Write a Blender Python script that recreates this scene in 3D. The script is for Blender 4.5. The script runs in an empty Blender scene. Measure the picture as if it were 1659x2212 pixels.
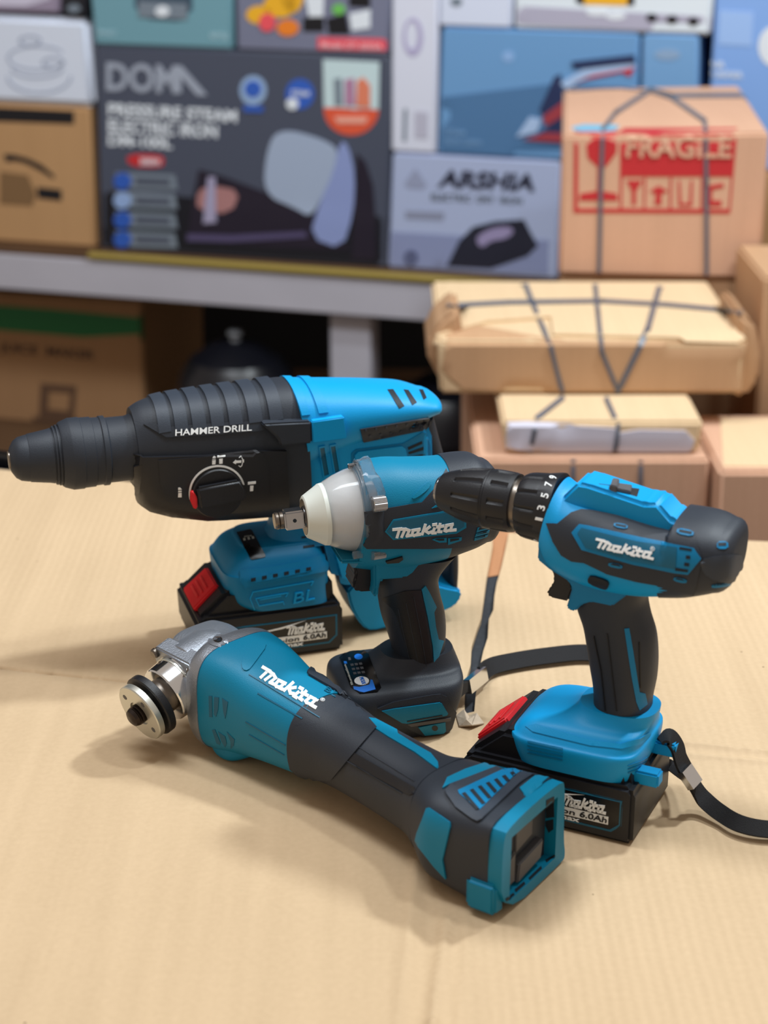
import bpy, bmesh, math, random
from mathutils import Vector as V, Matrix
from mathutils.bvhtree import BVHTree
from mathutils.geometry import delaunay_2d_cdt
random.seed(7)
S = bpy.context.scene
# ---------------------------------------------------------------- camera
FPX = 3800.0; PITCH = math.radians(21.6); CAM = V((0, 0, .568))
cd = bpy.data.cameras.new('camera'); cam = bpy.data.objects.new('camera', cd); S.collection.objects.link(cam)
cam.location = CAM; cam.rotation_euler = (math.radians(90) - PITCH, 0, 0)
cd.sensor_fit = 'VERTICAL'; cd.sensor_height = 36; cd.lens = FPX / 2212 * 36; cd.clip_start = .05
cd.dof.use_dof = True; cd.dof.focus_distance = 1.12; cd.dof.aperture_fstop = 6.3; S.camera = cam
FW = V((0, math.cos(PITCH), -math.sin(PITCH))); UP = V((0, math.sin(PITCH), math.cos(PITCH))); RT = V((1, 0, 0))
def ray(px, py): return (FW * FPX + RT * (px - 829.5) + UP * (1106 - py)).normalized()
def gz(px, py, z=0.):
    d = ray(px, py); return CAM + d * ((z - CAM.z) / d.z)
def gy(px, py, o, n):
    d = ray(px, py); return CAM + d * ((o - CAM).dot(n) / d.dot(n))
def proj(P):
    v = P - CAM; Z = v.dot(FW); return (829.5 + FPX * v.x / Z, 1106 - FPX * v.dot(UP) / Z)
# ---------------------------------------------------------------- light
S.view_settings.view_transform = 'Standard'; S.view_settings.look = 'None'; S.view_settings.gamma = 1
S.view_settings.use_curve_mapping = False; S.view_settings.exposure = 0.0
w = bpy.data.worlds.new('world'); S.world = w; w.use_nodes = True
w.node_tree.nodes['Background'].inputs[0].default_value = (1, .84, .70, 1); w.node_tree.nodes['Background'].inputs[1].default_value = .46
def area(name, loc, tgt, size, power, col=(1, 1, 1), sy=None):
    l = bpy.data.lights.new(name, 'AREA'); l.energy = power; l.color = col; l.size = size
    if sy: l.shape = 'RECTANGLE'; l.size_y = sy
    o = bpy.data.objects.new(name, l); S.collection.objects.link(o); o.location = loc
    o.rotation_euler = (V(tgt) - V(loc)).to_track_quat('-Z', 'Y').to_euler(); return o
area('ceiling_lamp', (1.1, 1.65, 1.8), (.1, 1.0, 0), .15, 34, (.86, .95, 1), .16)
area('side_lamp', (.62, 1.12, 1.85), (.05, 1.05, 0), .14, 9, (.86, .95, 1), .16)
area('ceiling_tube', (-.1, .9, 2.1), (0, 1.1, 0), 1.2, 6, (.84, .94, 1), .2)
area('ceiling_panel', (-.6, 1.2, 2.2), (0, 2.8, .2), 1.3, 34, (.88, .94, 1), .4)
# ---------------------------------------------------------------- materials
def lin(c):
    return tuple(((x / 255) / 12.92 if x / 255 <= .04045 else ((x / 255 + .055) / 1.055) ** 2.4) for x in c)
def mat(name, col, rough=.5, metal=0., bump=0., bscale=600., spec=.5, coat=0., trans=0., ior=1.45, var=0., vscale=8., alpha=1.):
    m = bpy.data.materials.new(name); m.use_nodes = True; nt = m.node_tree; b = nt.nodes['Principled BSDF']
    c = lin(col) + (1,)
    b.inputs['Base Color'].default_value = c; b.inputs['Roughness'].default_value = rough; b.inputs['Metallic'].default_value = metal
    b.inputs['Specular IOR Level'].default_value = spec; b.inputs['Coat Weight'].default_value = coat
    b.inputs['Transmission Weight'].default_value = trans; b.inputs['IOR'].default_value = ior; b.inputs['Alpha'].default_value = alpha
    tc = nt.nodes.new('ShaderNodeTexCoord')
    if bump:
        n = nt.nodes.new('ShaderNodeTexNoise'); n.inputs['Scale'].default_value = bscale; n.inputs['Detail'].default_value = 3
        bp = nt.nodes.new('ShaderNodeBump'); bp.inputs['Strength'].default_value = bump; bp.inputs['Distance'].default_value = .0004
        nt.links.new(tc.outputs['Object'], n.inputs['Vector']); nt.links.new(n.outputs[0], bp.inputs['Height']); nt.links.new(bp.outputs[0], b.inputs['Normal'])
    if var:
        n = nt.nodes.new('ShaderNodeTexNoise'); n.inputs['Scale'].default_value = vscale; n.inputs['Detail'].default_value = 4
        mx = nt.nodes.new('ShaderNodeMix'); mx.data_type = 'RGBA'
        mx.inputs[6].default_value = tuple(x * (1 - var) for x in c[:3]) + (1,); mx.inputs[7].default_value = tuple(min(1, x * (1 + var)) for x in c[:3]) + (1,)
        nt.links.new(tc.outputs['Object'], n.inputs['Vector']); nt.links.new(n.outputs[0], mx.inputs[0]); nt.links.new(mx.outputs[2], b.inputs['Base Color'])
    return m
BLUE = mat('blue_plastic', (0, 118, 168), .45, spec=.35, bump=.25, bscale=1500)
BLUEL = mat('lit_blue_plastic', (0, 150, 212), .45, spec=.35, bump=.25, bscale=1500)  # same blue plastic as BLUE, with the brightness of lit tops in its colour
BLUED = mat('deep_blue_plastic', (0, 90, 120), .45, bump=.2, bscale=1500)
TEAL = mat('teal_plastic', (0, 120, 156), .45, spec=.35, bump=.3, bscale=1500)
RUB = mat('dark_rubber', (37, 43, 53), .52, bump=.35, bscale=1800, var=.12, vscale=30)
RUBL = mat('slate_rubber', (47, 55, 67), .48, bump=.35, bscale=1800, var=.12, vscale=30)
BLK = mat('black_plastic', (24, 25, 30), .4, bump=.3, bscale=1600)
BLKG = mat('black_gloss', (12, 12, 15), .2)
RED = mat('red_plastic', (214, 30, 38), .4, bump=.15)
WHT = mat('white_print', (240, 244, 246), .5)
CREAM = mat('milky_plastic', (208, 212, 205), .4)
CLEAR = mat('clear_plastic', (240, 244, 248), .08, trans=.93, ior=1.3)
STEEL = mat('steel', (176, 176, 178), .24, 1.)
STEELD = mat('dark_steel', (120, 112, 104), .32, 1.)
CHROME = mat('polished_steel', (225, 228, 232), .12, 1.)
ALU = mat('cast_aluminium', (158, 164, 174), .42, .85, bump=.6, bscale=900, var=.1, vscale=60)
ZINC = mat('zinc_plate', (205, 206, 198), .3, .8)
WEB = mat('black_webbing', (22, 22, 26), .75, bump=.8, bscale=2500)
TERM = mat('grey_plastic', (78, 78, 82), .5)
DARK = mat('vent_shadow_plastic', (8, 22, 34), .6)  # flat dark colour painted in for the shade inside vents and holes
# ---------------------------------------------------------------- mesh helpers
def empty(name, loc, rz, label, cat, group=None):
    o = bpy.data.objects.new(name, None); S.collection.objects.link(o); o.location = loc; o.rotation_euler = (0, 0, rz)
    o['label'] = label; o['category'] = cat; o.empty_display_size = .02
    if group: o['group'] = group
    return o
def mk(name, vs, fs, m, parent=None, smooth=35, label=None, kind=None):
    me = bpy.data.meshes.new(name); me.from_pydata([tuple(v) for v in vs], [], fs); me.validate()
    bm = bmesh.new(); bm.from_mesh(me); bmesh.ops.remove_doubles(bm, verts=bm.verts, dist=1e-6); bmesh.ops.recalc_face_normals(bm, faces=bm.faces); bm.to_mesh(me); bm.free()
    o = bpy.data.objects.new(name, me); S.collection.objects.link(o); me.materials.append(m)
    if smooth:
        me.polygons.foreach_set('use_smooth', [True] * len(me.polygons)); me.set_sharp_from_angle(angle=math.radians(smooth))
    if parent: o.parent = parent
    if label: o['label'] = label
    if kind: o['kind'] = kind
    return o
def join(o, objs):
    """merge the helper pieces of one part into that part"""
    bm = bmesh.new(); bm.from_mesh(o.data)
    for q in objs: bm.from_mesh(q.data)
    bm.to_mesh(o.data); bm.free()
    for q in objs:
        me = q.data; bpy.data.objects.remove(q); bpy.data.meshes.remove(me)
    return o
def ring_prism(name, outer, inner, f3, ext, m, parent, label=None):
    """flat frame with a real opening, swept by ext"""
    v, f = tri2d([outer, inner], 1e9); N = len(v); a = [f3(p.x, p.y) for p in v]; cnt = {}
    for t in f:
        for k in range(3): e = (t[k], t[(k + 1) % 3]); cnt.setdefault(tuple(sorted(e)), []).append(e)
    fs = [tuple(t) for t in f] + [tuple(N + k for k in t[::-1]) for t in f] + [(e[0][1], e[0][0], N + e[0][0], N + e[0][1]) for e in cnt.values() if len(e) == 1]
    o = mk(name, a + [p + ext for p in a], fs, m, parent, smooth=30, label=label); return o
class Tool:
    def __init__(s, name, o, al, label, cat):
        s.o = V(o); a = math.radians(al); s.a = V((math.cos(a), -math.sin(a), 0)); s.n = V((math.sin(a), math.cos(a), 0))
        s.e = empty(name, o, -a, label, cat)
    def u(s, px, py, y=0.):
        P = gy(px, py, s.o + s.n * y, s.n) - s.o; return V((P.dot(s.a), y, P.z))
    def w(s, p): return s.o + s.a * p[0] + s.n * p[1] + V((0, 0, p[2]))
    def loc(s, P): P = P - s.o; return V((P.dot(s.a), P.dot(s.n), P.z))
    def pr(s, p): return proj(s.w(p))
    def ldir(s, d): return V((d.dot(s.a), d.dot(s.n), d.z))
def spow(c, p): return math.copysign(abs(c) ** p, c)
class Loft:
    """sections: (centre, e1, e2, exponent); e1/e2 are half axes"""
    def __init__(s, secs): s.s = [(V(c), V(a), V(b), n) for c, a, b, n in secs]
    def at(s, t):
        S_ = s.s; i = min(max(int(math.floor(t)), 0), len(S_) - 2); f = t - i
        g = lambda k: S_[min(max(k, 0), len(S_) - 1)]
        def cr(j):
            a, b, c, d = g(i - 1)[j], g(i)[j], g(i + 1)[j], g(i + 2)[j]
            return .5 * ((2 * b) + (c - a) * f + (2 * a - 5 * b + 4 * c - d) * f * f + (3 * b - a - 3 * c + d) * f ** 3)
        return cr(0), cr(1), cr(2), max(1.9, cr(3))
    def p(s, t, ph, off=0.):
        c, a, b, n = s.at(t); k = 2. / n
        la, lb = a.length, b.length
        return c + a * (spow(math.sin(ph), k) * (1 + off / la)) + b * (spow(math.cos(ph), k) * (1 + off / lb))
    def mesh(s, N=64, k=5, dome=(0., 0.), off=0., t0=0., t1=None):
        t1 = len(s.s) - 1 if t1 is None else t1
        M = max(2, int((t1 - t0) * k) + 1); rows = []
        def ring(t, sc=1., sh=V((0, 0, 0))):
            c = s.at(t)[0]; return [c + (s.p(t, 2 * math.pi * j / N, off) - c) * sc + sh for j in range(N)]
        for i in range(M): rows.append(ring(t0 + (t1 - t0) * i / (M - 1)))
        def cap(t, tt, d):
            c, a, b, n = s.at(t); dr = (c - s.at(tt)[0]).normalized(); r = min(a.length, b.length); dl = min(1., d / r) if d else 0
            out = []
            for q in range(1, 6):
                ph = q / 5 * math.pi / 2; out.append(ring(t, (1 - dl) + dl * math.cos(ph) if dl < 1 else max(.02, math.cos(ph)), dr * d * math.sin(ph)))
            return out
        if dome[0]: rows = cap(t0, t0 + .2, dome[0])[::-1] + rows
        if dome[1]: rows = rows + cap(t1, t1 - .2, dome[1])
        vs = [v for r in rows for v in r]; fs = []
        for i in range(len(rows) - 1):
            for j in range(N): fs.append((i * N + j, i * N + (j + 1) % N, (i + 1) * N + (j + 1) % N, (i + 1) * N + j))
        fs.append(tuple(range(N))[::-1]); fs.append(tuple((len(rows) - 1) * N + j for j in range(N)))
        return vs, fs
    def band(s, t0, t1, p0, p1, o0, o1, nt=3, npn=20, skew=0.):
        """raised strip of the surface between stations t0..t1 and angles p0..p1"""
        vs = []; idx = {}
        for L, o in enumerate((o0, o1)):
            for i in range(nt + 1):
                for j in range(npn + 1):
                    f = j / npn; t = t0 + (t1 - t0) * i / nt + skew * f
                    idx[L, i, j] = len(vs); vs.append(s.p(t, p0 + (p1 - p0) * f, o))
        fs = []
        for L in (0, 1):
            for i in range(nt):
                for j in range(npn): fs.append((idx[L, i, j], idx[L, i + 1, j], idx[L, i + 1, j + 1], idx[L, i, j + 1]))
        for i in range(nt):
            for j in (0, npn): fs.append((idx[0, i, j], idx[0, i + 1, j], idx[1, i + 1, j], idx[1, i, j]))
        for j in range(npn):
            for i in (0, nt): fs.append((idx[0, i, j], idx[0, i, j + 1], idx[1, i, j + 1], idx[1, i, j]))
        return vs, fs
def pxsec(T, pa, pb, w, n, yc=0., exact=False):
    A = T.u(*pa, yc); B = T.u(*pb, yc); c = (A + B) / 2; H = (A - B).length / 2; e = (A - B).normalized()
    d = T.ldir(ray((pa[0] + pb[0]) / 2, (pa[1] + pb[1]) / 2)); t = abs(d.dot(e)) / max(.2, abs(d.y)); q = n / (n - 1)
    h = H if exact else max(H ** q - (w * t) ** q, (H * .45) ** q) ** (1 / q)
    return (c, e * h, V((0, w, 0)), n)
def zsec(z, x0, x1, w, n=5, yc=0.): return (V(((x0 + x1) / 2, yc, z)), V(((x1 - x0) / 2, 0, 0)), V((0, w, 0)), n)
def loft(T, name, secs, m, dome=(0, 0), parent=None, k=5, N=64, label=None):
    L = Loft(secs); vs, fs = L.mesh(N, k, dome); o = mk(name, vs, fs, m, parent or T.e, label=label); o_l[o.name] = L; return o, L
o_l = {}
def lathe(name, P, d, prof, m, parent, N=72, mod=None, label=None, smooth=28, arc=None):
    d = V(d).normalized(); a = d.cross(V((0, 0, 1)));
    if a.length < .1: a = V((1, 0, 0))
    a.normalize(); b = a.cross(d); vs = []; P = V(P)
    for i, (s_, r) in enumerate(prof):
        for j in range(N):
            ph = 2 * math.pi * j / N; rr = max(r, 1e-5) + (mod(i, s_, ph) if mod else 0)
            vs.append(P + d * s_ + (a * math.cos(ph) + b * math.sin(ph)) * rr)
    fs = [(i * N + j, i * N + (j + 1) % N, (i + 1) * N + (j + 1) % N, (i + 1) * N + j) for i in range(len(prof) - 1) for j in range(N)]
    fs += [tuple(range(N)), tuple((len(prof) - 1) * N + j for j in range(N))]
    return mk(name, vs, fs, m, parent, smooth=smooth, label=label)
def prism(name, pts, ext, m, parent, bev=.001, seg=3, label=None, smooth=40):
    """closed outline of 3D points swept by vector ext, all edges rounded"""
    bm = bmesh.new(); a = [bm.verts.new(p) for p in pts]; b = [bm.verts.new(V(p) + V(ext)) for p in pts]; n = len(pts)
    bm.faces.new(a); bm.faces.new(b[::-1])
    for i in range(n): bm.faces.new((a[i], b[i], b[(i + 1) % n], a[(i + 1) % n]))
    bmesh.ops.recalc_face_normals(bm, faces=bm.faces)
    if bev: bmesh.ops.bevel(bm, geom=bm.edges[:], offset=bev, segments=seg, affect='EDGES', clamp_overlap=True)
    me = bpy.data.meshes.new(name); bm.to_mesh(me); bm.free(); o = bpy.data.objects.new(name, me); S.collection.objects.link(o); me.materials.append(m)
    me.polygons.foreach_set('use_smooth', [True] * len(me.polygons)); me.set_sharp_from_angle(angle=math.radians(smooth))
    if parent: o.parent = parent
    if label: o['label'] = label
    return o
def pprism(T, name, px, y0, y1, m, bev=.001, seg=3, parent=None, label=None, rnd=0):
    """outline given in the photo on the near face y0, swept back to y1"""
    if rnd: px = chaikin(px, rnd)
    return prism(name, [T.u(x, y, y0) for x, y in px], (0, y1 - y0, 0), m, parent or T.e, bev, seg, label)
def xprism(T, name, xz, y0, y1, m, bev=.001, seg=3, parent=None, label=None):
    return prism(name, [V((x, y0, z)) for x, z in xz], (0, y1 - y0, 0), m, parent or T.e, bev, seg, label)
def box(name, x0, x1, y0, y1, z0, z1, m, parent, bev=.0006, label=None, seg=2):
    return prism(name, [(x0, y0, z0), (x1, y0, z0), (x1, y0, z1), (x0, y0, z1)], (0, y1 - y0, 0), m, parent, bev, seg, label)
def hitp(T, tree, px, py):
    h = tree.ray_cast(CAM, ray(px, py)); return T.loc(h[0])
def chaikin(p, k=2):
    for _ in range(k):
        q = []
        for i in range(len(p)):
            a, b = p[i], p[(i + 1) % len(p)]
            q += [(a[0] * .75 + b[0] * .25, a[1] * .75 + b[1] * .25), (a[0] * .25 + b[0] * .75, a[1] * .25 + b[1] * .75)]
        p = q
    return p
def inside(p, poly):
    x, y = p; c = False; j = len(poly) - 1
    for i in range(len(poly)):
        xi, yi = poly[i]; xj, yj = poly[j]
        if (yi > y) != (yj > y) and x < (xj - xi) * (y - yi) / (yj - yi) + xi: c = not c
        j = i
    return c
def bvh(objs):
    vs = []; fs = []
    for o in objs:
        M = o.matrix_world if not o.parent else None
        chain = []; q = o
        while q: chain.append(q); q = q.parent
        M = Matrix()
        for q in chain[::-1]: M = M @ Matrix.LocRotScale(q.location, q.rotation_euler, q.scale)
        b = len(vs); vs += [M @ v.co for v in o.data.vertices]; fs += [tuple(b + i for i in p.vertices) for p in o.data.polygons]
    return BVHTree.FromPolygons(vs, fs)
def tri2d(loops, step):
    """fill loops (union, even-odd inside each group) with a dense triangulation; loops = [outer, hole, ...]"""
    pts = []; edges = []
    for L in loops:
        d = []
        for i in range(len(L)):
            a, b = V(L[i]), V(L[(i + 1) % len(L)]); n = max(1, int((b - a).length / step + .5))
            d += [a + (b - a) * k / n for k in range(n)]
        b0 = len(pts); pts += d; edges += [(b0 + i, b0 + (i + 1) % len(d)) for i in range(len(d))]
    nb = len(pts); xs = [p.x for p in pts]; ys = [p.y for p in pts]; B = pts[:]
    test = lambda p: sum(inside(p, L) for L in loops) % 2 == 1
    x = min(xs) + step / 2
    while x < max(xs):
        y = min(ys) + step / 2
        while y < max(ys):
            p = V((x, y))
            if test(p) and all((p - q).length_squared > (step * .45) ** 2 for q in B): pts.append(p)
            y += step
        x += step
    v, _, f, _, _, _ = delaunay_2d_cdt(pts, edges, [], 0, 1e-5)
    f = [t for t in f if test(((v[t[0]].x + v[t[1]].x + v[t[2]].x) / 3, (v[t[0]].y + v[t[1]].y + v[t[2]].y) / 3))]
    return v, f
def drape(name, T, v, f, tree, m, th, inset, parent, label=None, smooth=30, kind=None):
    """lay a 2D mesh (photo coordinates) onto the real surface found there and give it thickness"""
    tops = []; bots = []; last = None; miss = []
    for i, p in enumerate(v):
        d = ray(p[0], p[1]); h = tree.ray_cast(CAM, d)
        if h[0] is None:
            miss.append(i); tops.append(None); bots.append(None); continue
        nrm = h[1]
        if nrm.dot(d) > 0: nrm = -nrm
        loc, n_ = h[0], nrm; last = (loc - CAM).length
        tops.append(loc + n_ * th); bots.append(loc - n_ * inset)
    good = [i for i in range(len(v)) if tops[i] is not None]
    if not good: print('PATCH MISSED', name); return None
    for i in miss:
        p = v[i]; j = min(good, key=lambda k: (v[k][0] - p[0]) ** 2 + (v[k][1] - p[1]) ** 2)
        dist = (tops[j] - CAM).length; q = CAM + ray(p[0], p[1]) * dist; h = tree.find_nearest(q)
        loc, n_ = h[0], h[1]; tops[i] = loc + n_ * th; bots[i] = loc - n_ * inset
    N = len(v); from_ = {}
    fs = [tuple(t) for t in f] + [tuple(N + k for k in t[::-1]) for t in f]
    cnt = {}
    for t in f:
        for k in range(len(t)):
            e = (t[k], t[(k + 1) % len(t)]); cnt[tuple(sorted(e))] = cnt.get(tuple(sorted(e)), []) + [e]
    for e in cnt.values():
        if len(e) == 1: a, b = e[0]; fs.append((b, a, N + a, N + b))
    cv = (lambda P: T.loc(P)) if T else (lambda P: P)
    return mk(name, [cv(p) for p in tops + bots], fs, m, parent, smooth=smooth, label=label, kind=kind)
def patch(T, name, px, tree, m, th=.0008, inset=.0006, step=8, parent=None, rnd=0, holes=(), label=None):
    if rnd: px = chaikin(px, rnd)
    v, f = tri2d([px] + list(holes), step)
    return drape(name, T, v, f, tree, m, th, inset, parent or (T.e if T else None), label)
def patches(T, name, polys, tree, m, th=.0004, inset=.0004, step=8, parent=None, label=None):
    """several islands of one printed or moulded part"""
    V_ = []; F_ = []
    for L in polys:
        v, f = tri2d(L if isinstance(L[0][0], (tuple, list)) else [L], step); b = len(V_); V_ += [tuple(q) for q in v]; F_ += [tuple(b + i for i in t) for t in f]
    return drape(name, T, V_, F_, tree, m, th, inset, parent or (T.e if T else None), label)
def stroke(p, wd):
    """polyline to outline quads"""
    out = []
    for a, b in zip(p, p[1:]):
        a, b = V(a), V(b); d = (b - a).normalized(); n = V((-d.y, d.x)) * wd / 2; e = d * wd * .35
        out.append([tuple(a - e + n), tuple(b + e + n), tuple(b + e - n), tuple(a - e - n)])
    return out
_tx = {}
def text2d(s, bold=0.):
    if (s, bold) in _tx: return _tx[s, bold]
    c = bpy.data.curves.new('t', 'FONT'); c.body = s; c.size = 1; c.resolution_u = 3; c.offset = bold
    o = bpy.data.objects.new('t', c); S.collection.objects.link(o); bpy.context.view_layer.update()
    me = bpy.data.meshes.new_from_object(o.evaluated_get(bpy.context.evaluated_depsgraph_get()))
    bm = bmesh.new(); bm.from_mesh(me); bmesh.ops.triangulate(bm, faces=bm.faces); bmesh.ops.remove_doubles(bm, verts=bm.verts, dist=1e-5)
    v = [(q.co.x, q.co.y) for q in bm.verts]; f = [tuple(q.index for q in t.verts) for t in bm.faces]; bm.free()
    bpy.data.objects.remove(o); bpy.data.curves.remove(c); bpy.data.meshes.remove(me)
    x0 = min(q[0] for q in v); x1 = max(q[0] for q in v); y1 = max(q[1] for q in v)
    _tx[s, bold] = ([((q[0] - x0) / (x1 - x0), q[1] / .73) for q in v], f); return _tx[s, bold]
def dots_logo():
    """brand lettering as thick slanted strokes; u 0..1 along the word, v 0..1 cap height"""
    O, U, W = V((262, 520)), V((983, 212)), V((70, -147)); det = U.x * W.y - U.y * W.x
    L = [[(242, 372), (372, 402)], [(345, 395), (278, 518)], [(345, 400), (440, 432), (500, 478)], [(425, 440), (355, 536)], [(495, 475), (440, 552), (505, 562)],
         [(545, 492), (668, 512)], [(553, 500), (527, 562), (560, 584), (612, 582)], [(655, 512), (607, 590), (660, 598)],
         [(772, 472), (692, 608)], [(838, 528), (752, 562)], [(745, 560), (800, 622), (845, 618)], [(908, 580), (862, 645), (915, 660)], [(900, 514), (950, 524)],
         [(1012, 540), (962, 655), (1010, 672)], [(955, 572), (1060, 592)], [(1105, 598), (1218, 614)], [(1112, 604), (1066, 672), (1092, 690), (1148, 692)], [(1205, 614), (1160, 702), (1245, 722)]]
    out = []
    for l in L:
        for q in stroke(l, 46):
            out.append([((((x - O.x) * W.y - (y - O.y) * W.x) / det), ((U.x * (y - O.y) - U.y * (x - O.x)) / det)) for x, y in q])
    return out
def text(T, name, s, p0, p1, up, tree, m, th=.0003, parent=None, bold=0., logo=False, label=None):
    """lettering laid on a surface; p0,p1 baseline ends and up = cap-height vector, photo coordinates"""
    p0, p1, up = V(p0), V(p1), V(up)
    if logo:
        v = []; f = []
        for q in dots_logo(): b = len(v); v += q; f.append(tuple(range(b, b + len(q))))
    else: v, f = text2d(s, bold)
    v = [tuple(p0 + (p1 - p0) * q[0] + up * q[1]) for q in v]
    return drape(name, T, v, f, tree, m, th + .0002, .0003, parent or (T.e if T else None), label, smooth=0)
def ribbon(name, pts, wd, th, m, parent, side=V((0, 0, 1)), label=None):
    """flat strap: pts are (position, width direction)"""
    vs = []; n = len(pts)
    for i, (p, sd) in enumerate(pts):
        a = pts[max(0, i - 1)][0]; b = pts[min(n - 1, i + 1)][0]; t = (b - a).normalized(); sd = (V(sd) - t * V(sd).dot(t)).normalized(); nn = t.cross(sd).normalized()
        for x, y in ((-.5, -.5), (.5, -.5), (.5, .5), (-.5, .5)): vs.append(p + sd * wd * x + nn * th * y)
    fs = [(i * 4 + j, i * 4 + (j + 1) % 4, i * 4 + 4 + (j + 1) % 4, i * 4 + 4 + j) for i in range(n - 1) for j in range(4)] + [(0, 1, 2, 3), tuple(n * 4 - 4 + j for j in range(4))]
    return mk(name, vs, fs, m, parent, smooth=30, label=label)
def spline(P, k=8):
    out = []; g = lambda i: V(P[min(max(i, 0), len(P) - 1)])
    for i in range(len(P) - 1):
        for q in range(k):
            f = q / k; a, b, c, d = g(i - 1), g(i), g(i + 1), g(i + 2)
            out.append(.5 * ((2 * b) + (c - a) * f + (2 * a - 5 * b + 4 * c - d) * f * f + (3 * b - a - 3 * c + d) * f ** 3))
    return out + [V(P[-1])]
# ================================================================ SURROUNDINGS
def nodes(m): return m.node_tree, m.node_tree.nodes, m.node_tree.links, m.node_tree.nodes['Principled BSDF']
def cardboard(name, col, stripes=900., sdir='X', amount=.05, bump=.25, rough=.75, speck=True, region=False):
    m = mat(name, col, rough); nt, N, L, b = nodes(m); tc = N.new('ShaderNodeTexCoord'); sep = N.new('ShaderNodeSeparateXYZ'); L.new(tc.outputs['Object'], sep.inputs[0])
    def math_(op, a, b_=None):
        n = N.new('ShaderNodeMath'); n.operation = op
        for i, v in enumerate((a, b_)):
            if v is None: continue
            if isinstance(v, (int, float)): n.inputs[i].default_value = v
            else: L.new(v, n.inputs[i])
        return n.outputs[0]
    n1 = N.new('ShaderNodeTexNoise'); n1.inputs['Scale'].default_value = 7; n1.inputs['Detail'].default_value = 5; L.new(tc.outputs['Object'], n1.inputs['Vector'])
    wv = math_('SINE', math_('ADD', math_('MULTIPLY', sep.outputs[sdir], stripes), math_('MULTIPLY', n1.outputs[0], 3.)))
    if region:      # flutes show where the sheet was crushed: right of the slit and towards the far edge
        cl = math_('MINIMUM', math_('MAXIMUM', math_('MULTIPLY', math_('SUBTRACT', sep.outputs['X'], .0), 14.), 0.), 1.)
        cf = math_('MINIMUM', math_('MAXIMUM', math_('MULTIPLY', math_('SUBTRACT', sep.outputs['Y'], 1.16), 7.), 0.), 1.)
        wv = math_('MULTIPLY', wv, math_('ADD', math_('MULTIPLY', math_('MAXIMUM', cl, cf), 1.25), .12))
    n2 = N.new('ShaderNodeTexNoise'); n2.inputs['Scale'].default_value = 260; n2.inputs['Detail'].default_value = 4; L.new(tc.outputs['Object'], n2.inputs['Vector'])
    mp = N.new('ShaderNodeMapping'); mp.inputs['Scale'].default_value = {'X': (60, 2.5, 2), 'Y': (2.5, 60, 2), 'Z': (2, 2, 60)}[sdir]; L.new(tc.outputs['Object'], mp.inputs[0])
    n3 = N.new('ShaderNodeTexNoise'); n3.inputs['Scale'].default_value = 1; n3.inputs['Detail'].default_value = 6; L.new(mp.outputs[0], n3.inputs['Vector'])
    s = math_('ADD', math_('MULTIPLY', wv, math_('MULTIPLY', n1.outputs[0], amount * .5)), math_('ADD', math_('MULTIPLY', math_('SUBTRACT', n3.outputs[0], .5), amount * 3.6), math_('ADD', math_('MULTIPLY', math_('SUBTRACT', n2.outputs[0], .5), amount * 2.4), math_('MULTIPLY', math_('SUBTRACT', n1.outputs[0], .5), amount * 2))))
    mx = N.new('ShaderNodeMix'); mx.data_type = 'RGBA'; c = lin(col); L.new(math_('ADD', s, .5), mx.inputs[0])
    mx.inputs[6].default_value = (c[0] * .50, c[1] * .44, c[2] * .36, 1); mx.inputs[7].default_value = (min(1, c[0] * 1.5), min(1, c[1] * 1.5), min(1, c[2] * 1.55), 1)
    out = mx.outputs[2]
    if speck:
        vo = N.new('ShaderNodeTexVoronoi'); vo.inputs['Scale'].default_value = 28; L.new(tc.outputs['Object'], vo.inputs['Vector'])
        r = math_('LESS_THAN', vo.outputs['Distance'], .022); m2 = N.new('ShaderNodeMix'); m2.data_type = 'RGBA'; L.new(math_('MULTIPLY', r, .75), m2.inputs[0]); L.new(out, m2.inputs[6]); m2.inputs[7].default_value = lin((95, 70, 48)) + (1,); out = m2.outputs[2]
    L.new(out, b.inputs['Base Color'])
    bp = N.new('ShaderNodeBump'); bp.inputs['Strength'].default_value = bump; bp.inputs['Distance'].default_value = .0012
    L.new(math_('ADD', math_('MULTIPLY', wv, .12), math_('ADD', math_('MULTIPLY', n3.outputs[0], .8), math_('MULTIPLY', n2.outputs[0], .35))), bp.inputs['Height']); L.new(bp.outputs[0], b.inputs['Normal']); b.inputs['Specular IOR Level'].default_value = .25
    return m
def struct(o, lab=None): o['kind'] = 'structure'; return o
def simple_box(name, x0, x1, y0, y1, z0, z1, m, parent=None, bev=0): return box(name, x0, x1, y0, y1, z0, z1, m, parent, bev)
CB = cardboard('table_cardboard', (197, 173, 140), 1000, 'X', .055, .2, region=True)
# floor and walls
FLR = mat('dark_floor', (34, 32, 32), .7, var=.3, vscale=4); WAL = mat('dark_wall', (30, 30, 34), .9, var=.2, vscale=2)
struct(simple_box('floor', -3.2, 3.2, -.8, 4.2, -.78, -.75, FLR)); struct(simple_box('wall_back', -3.2, 3.2, 3.75, 3.8, -.75, 2.4, WAL))
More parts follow.
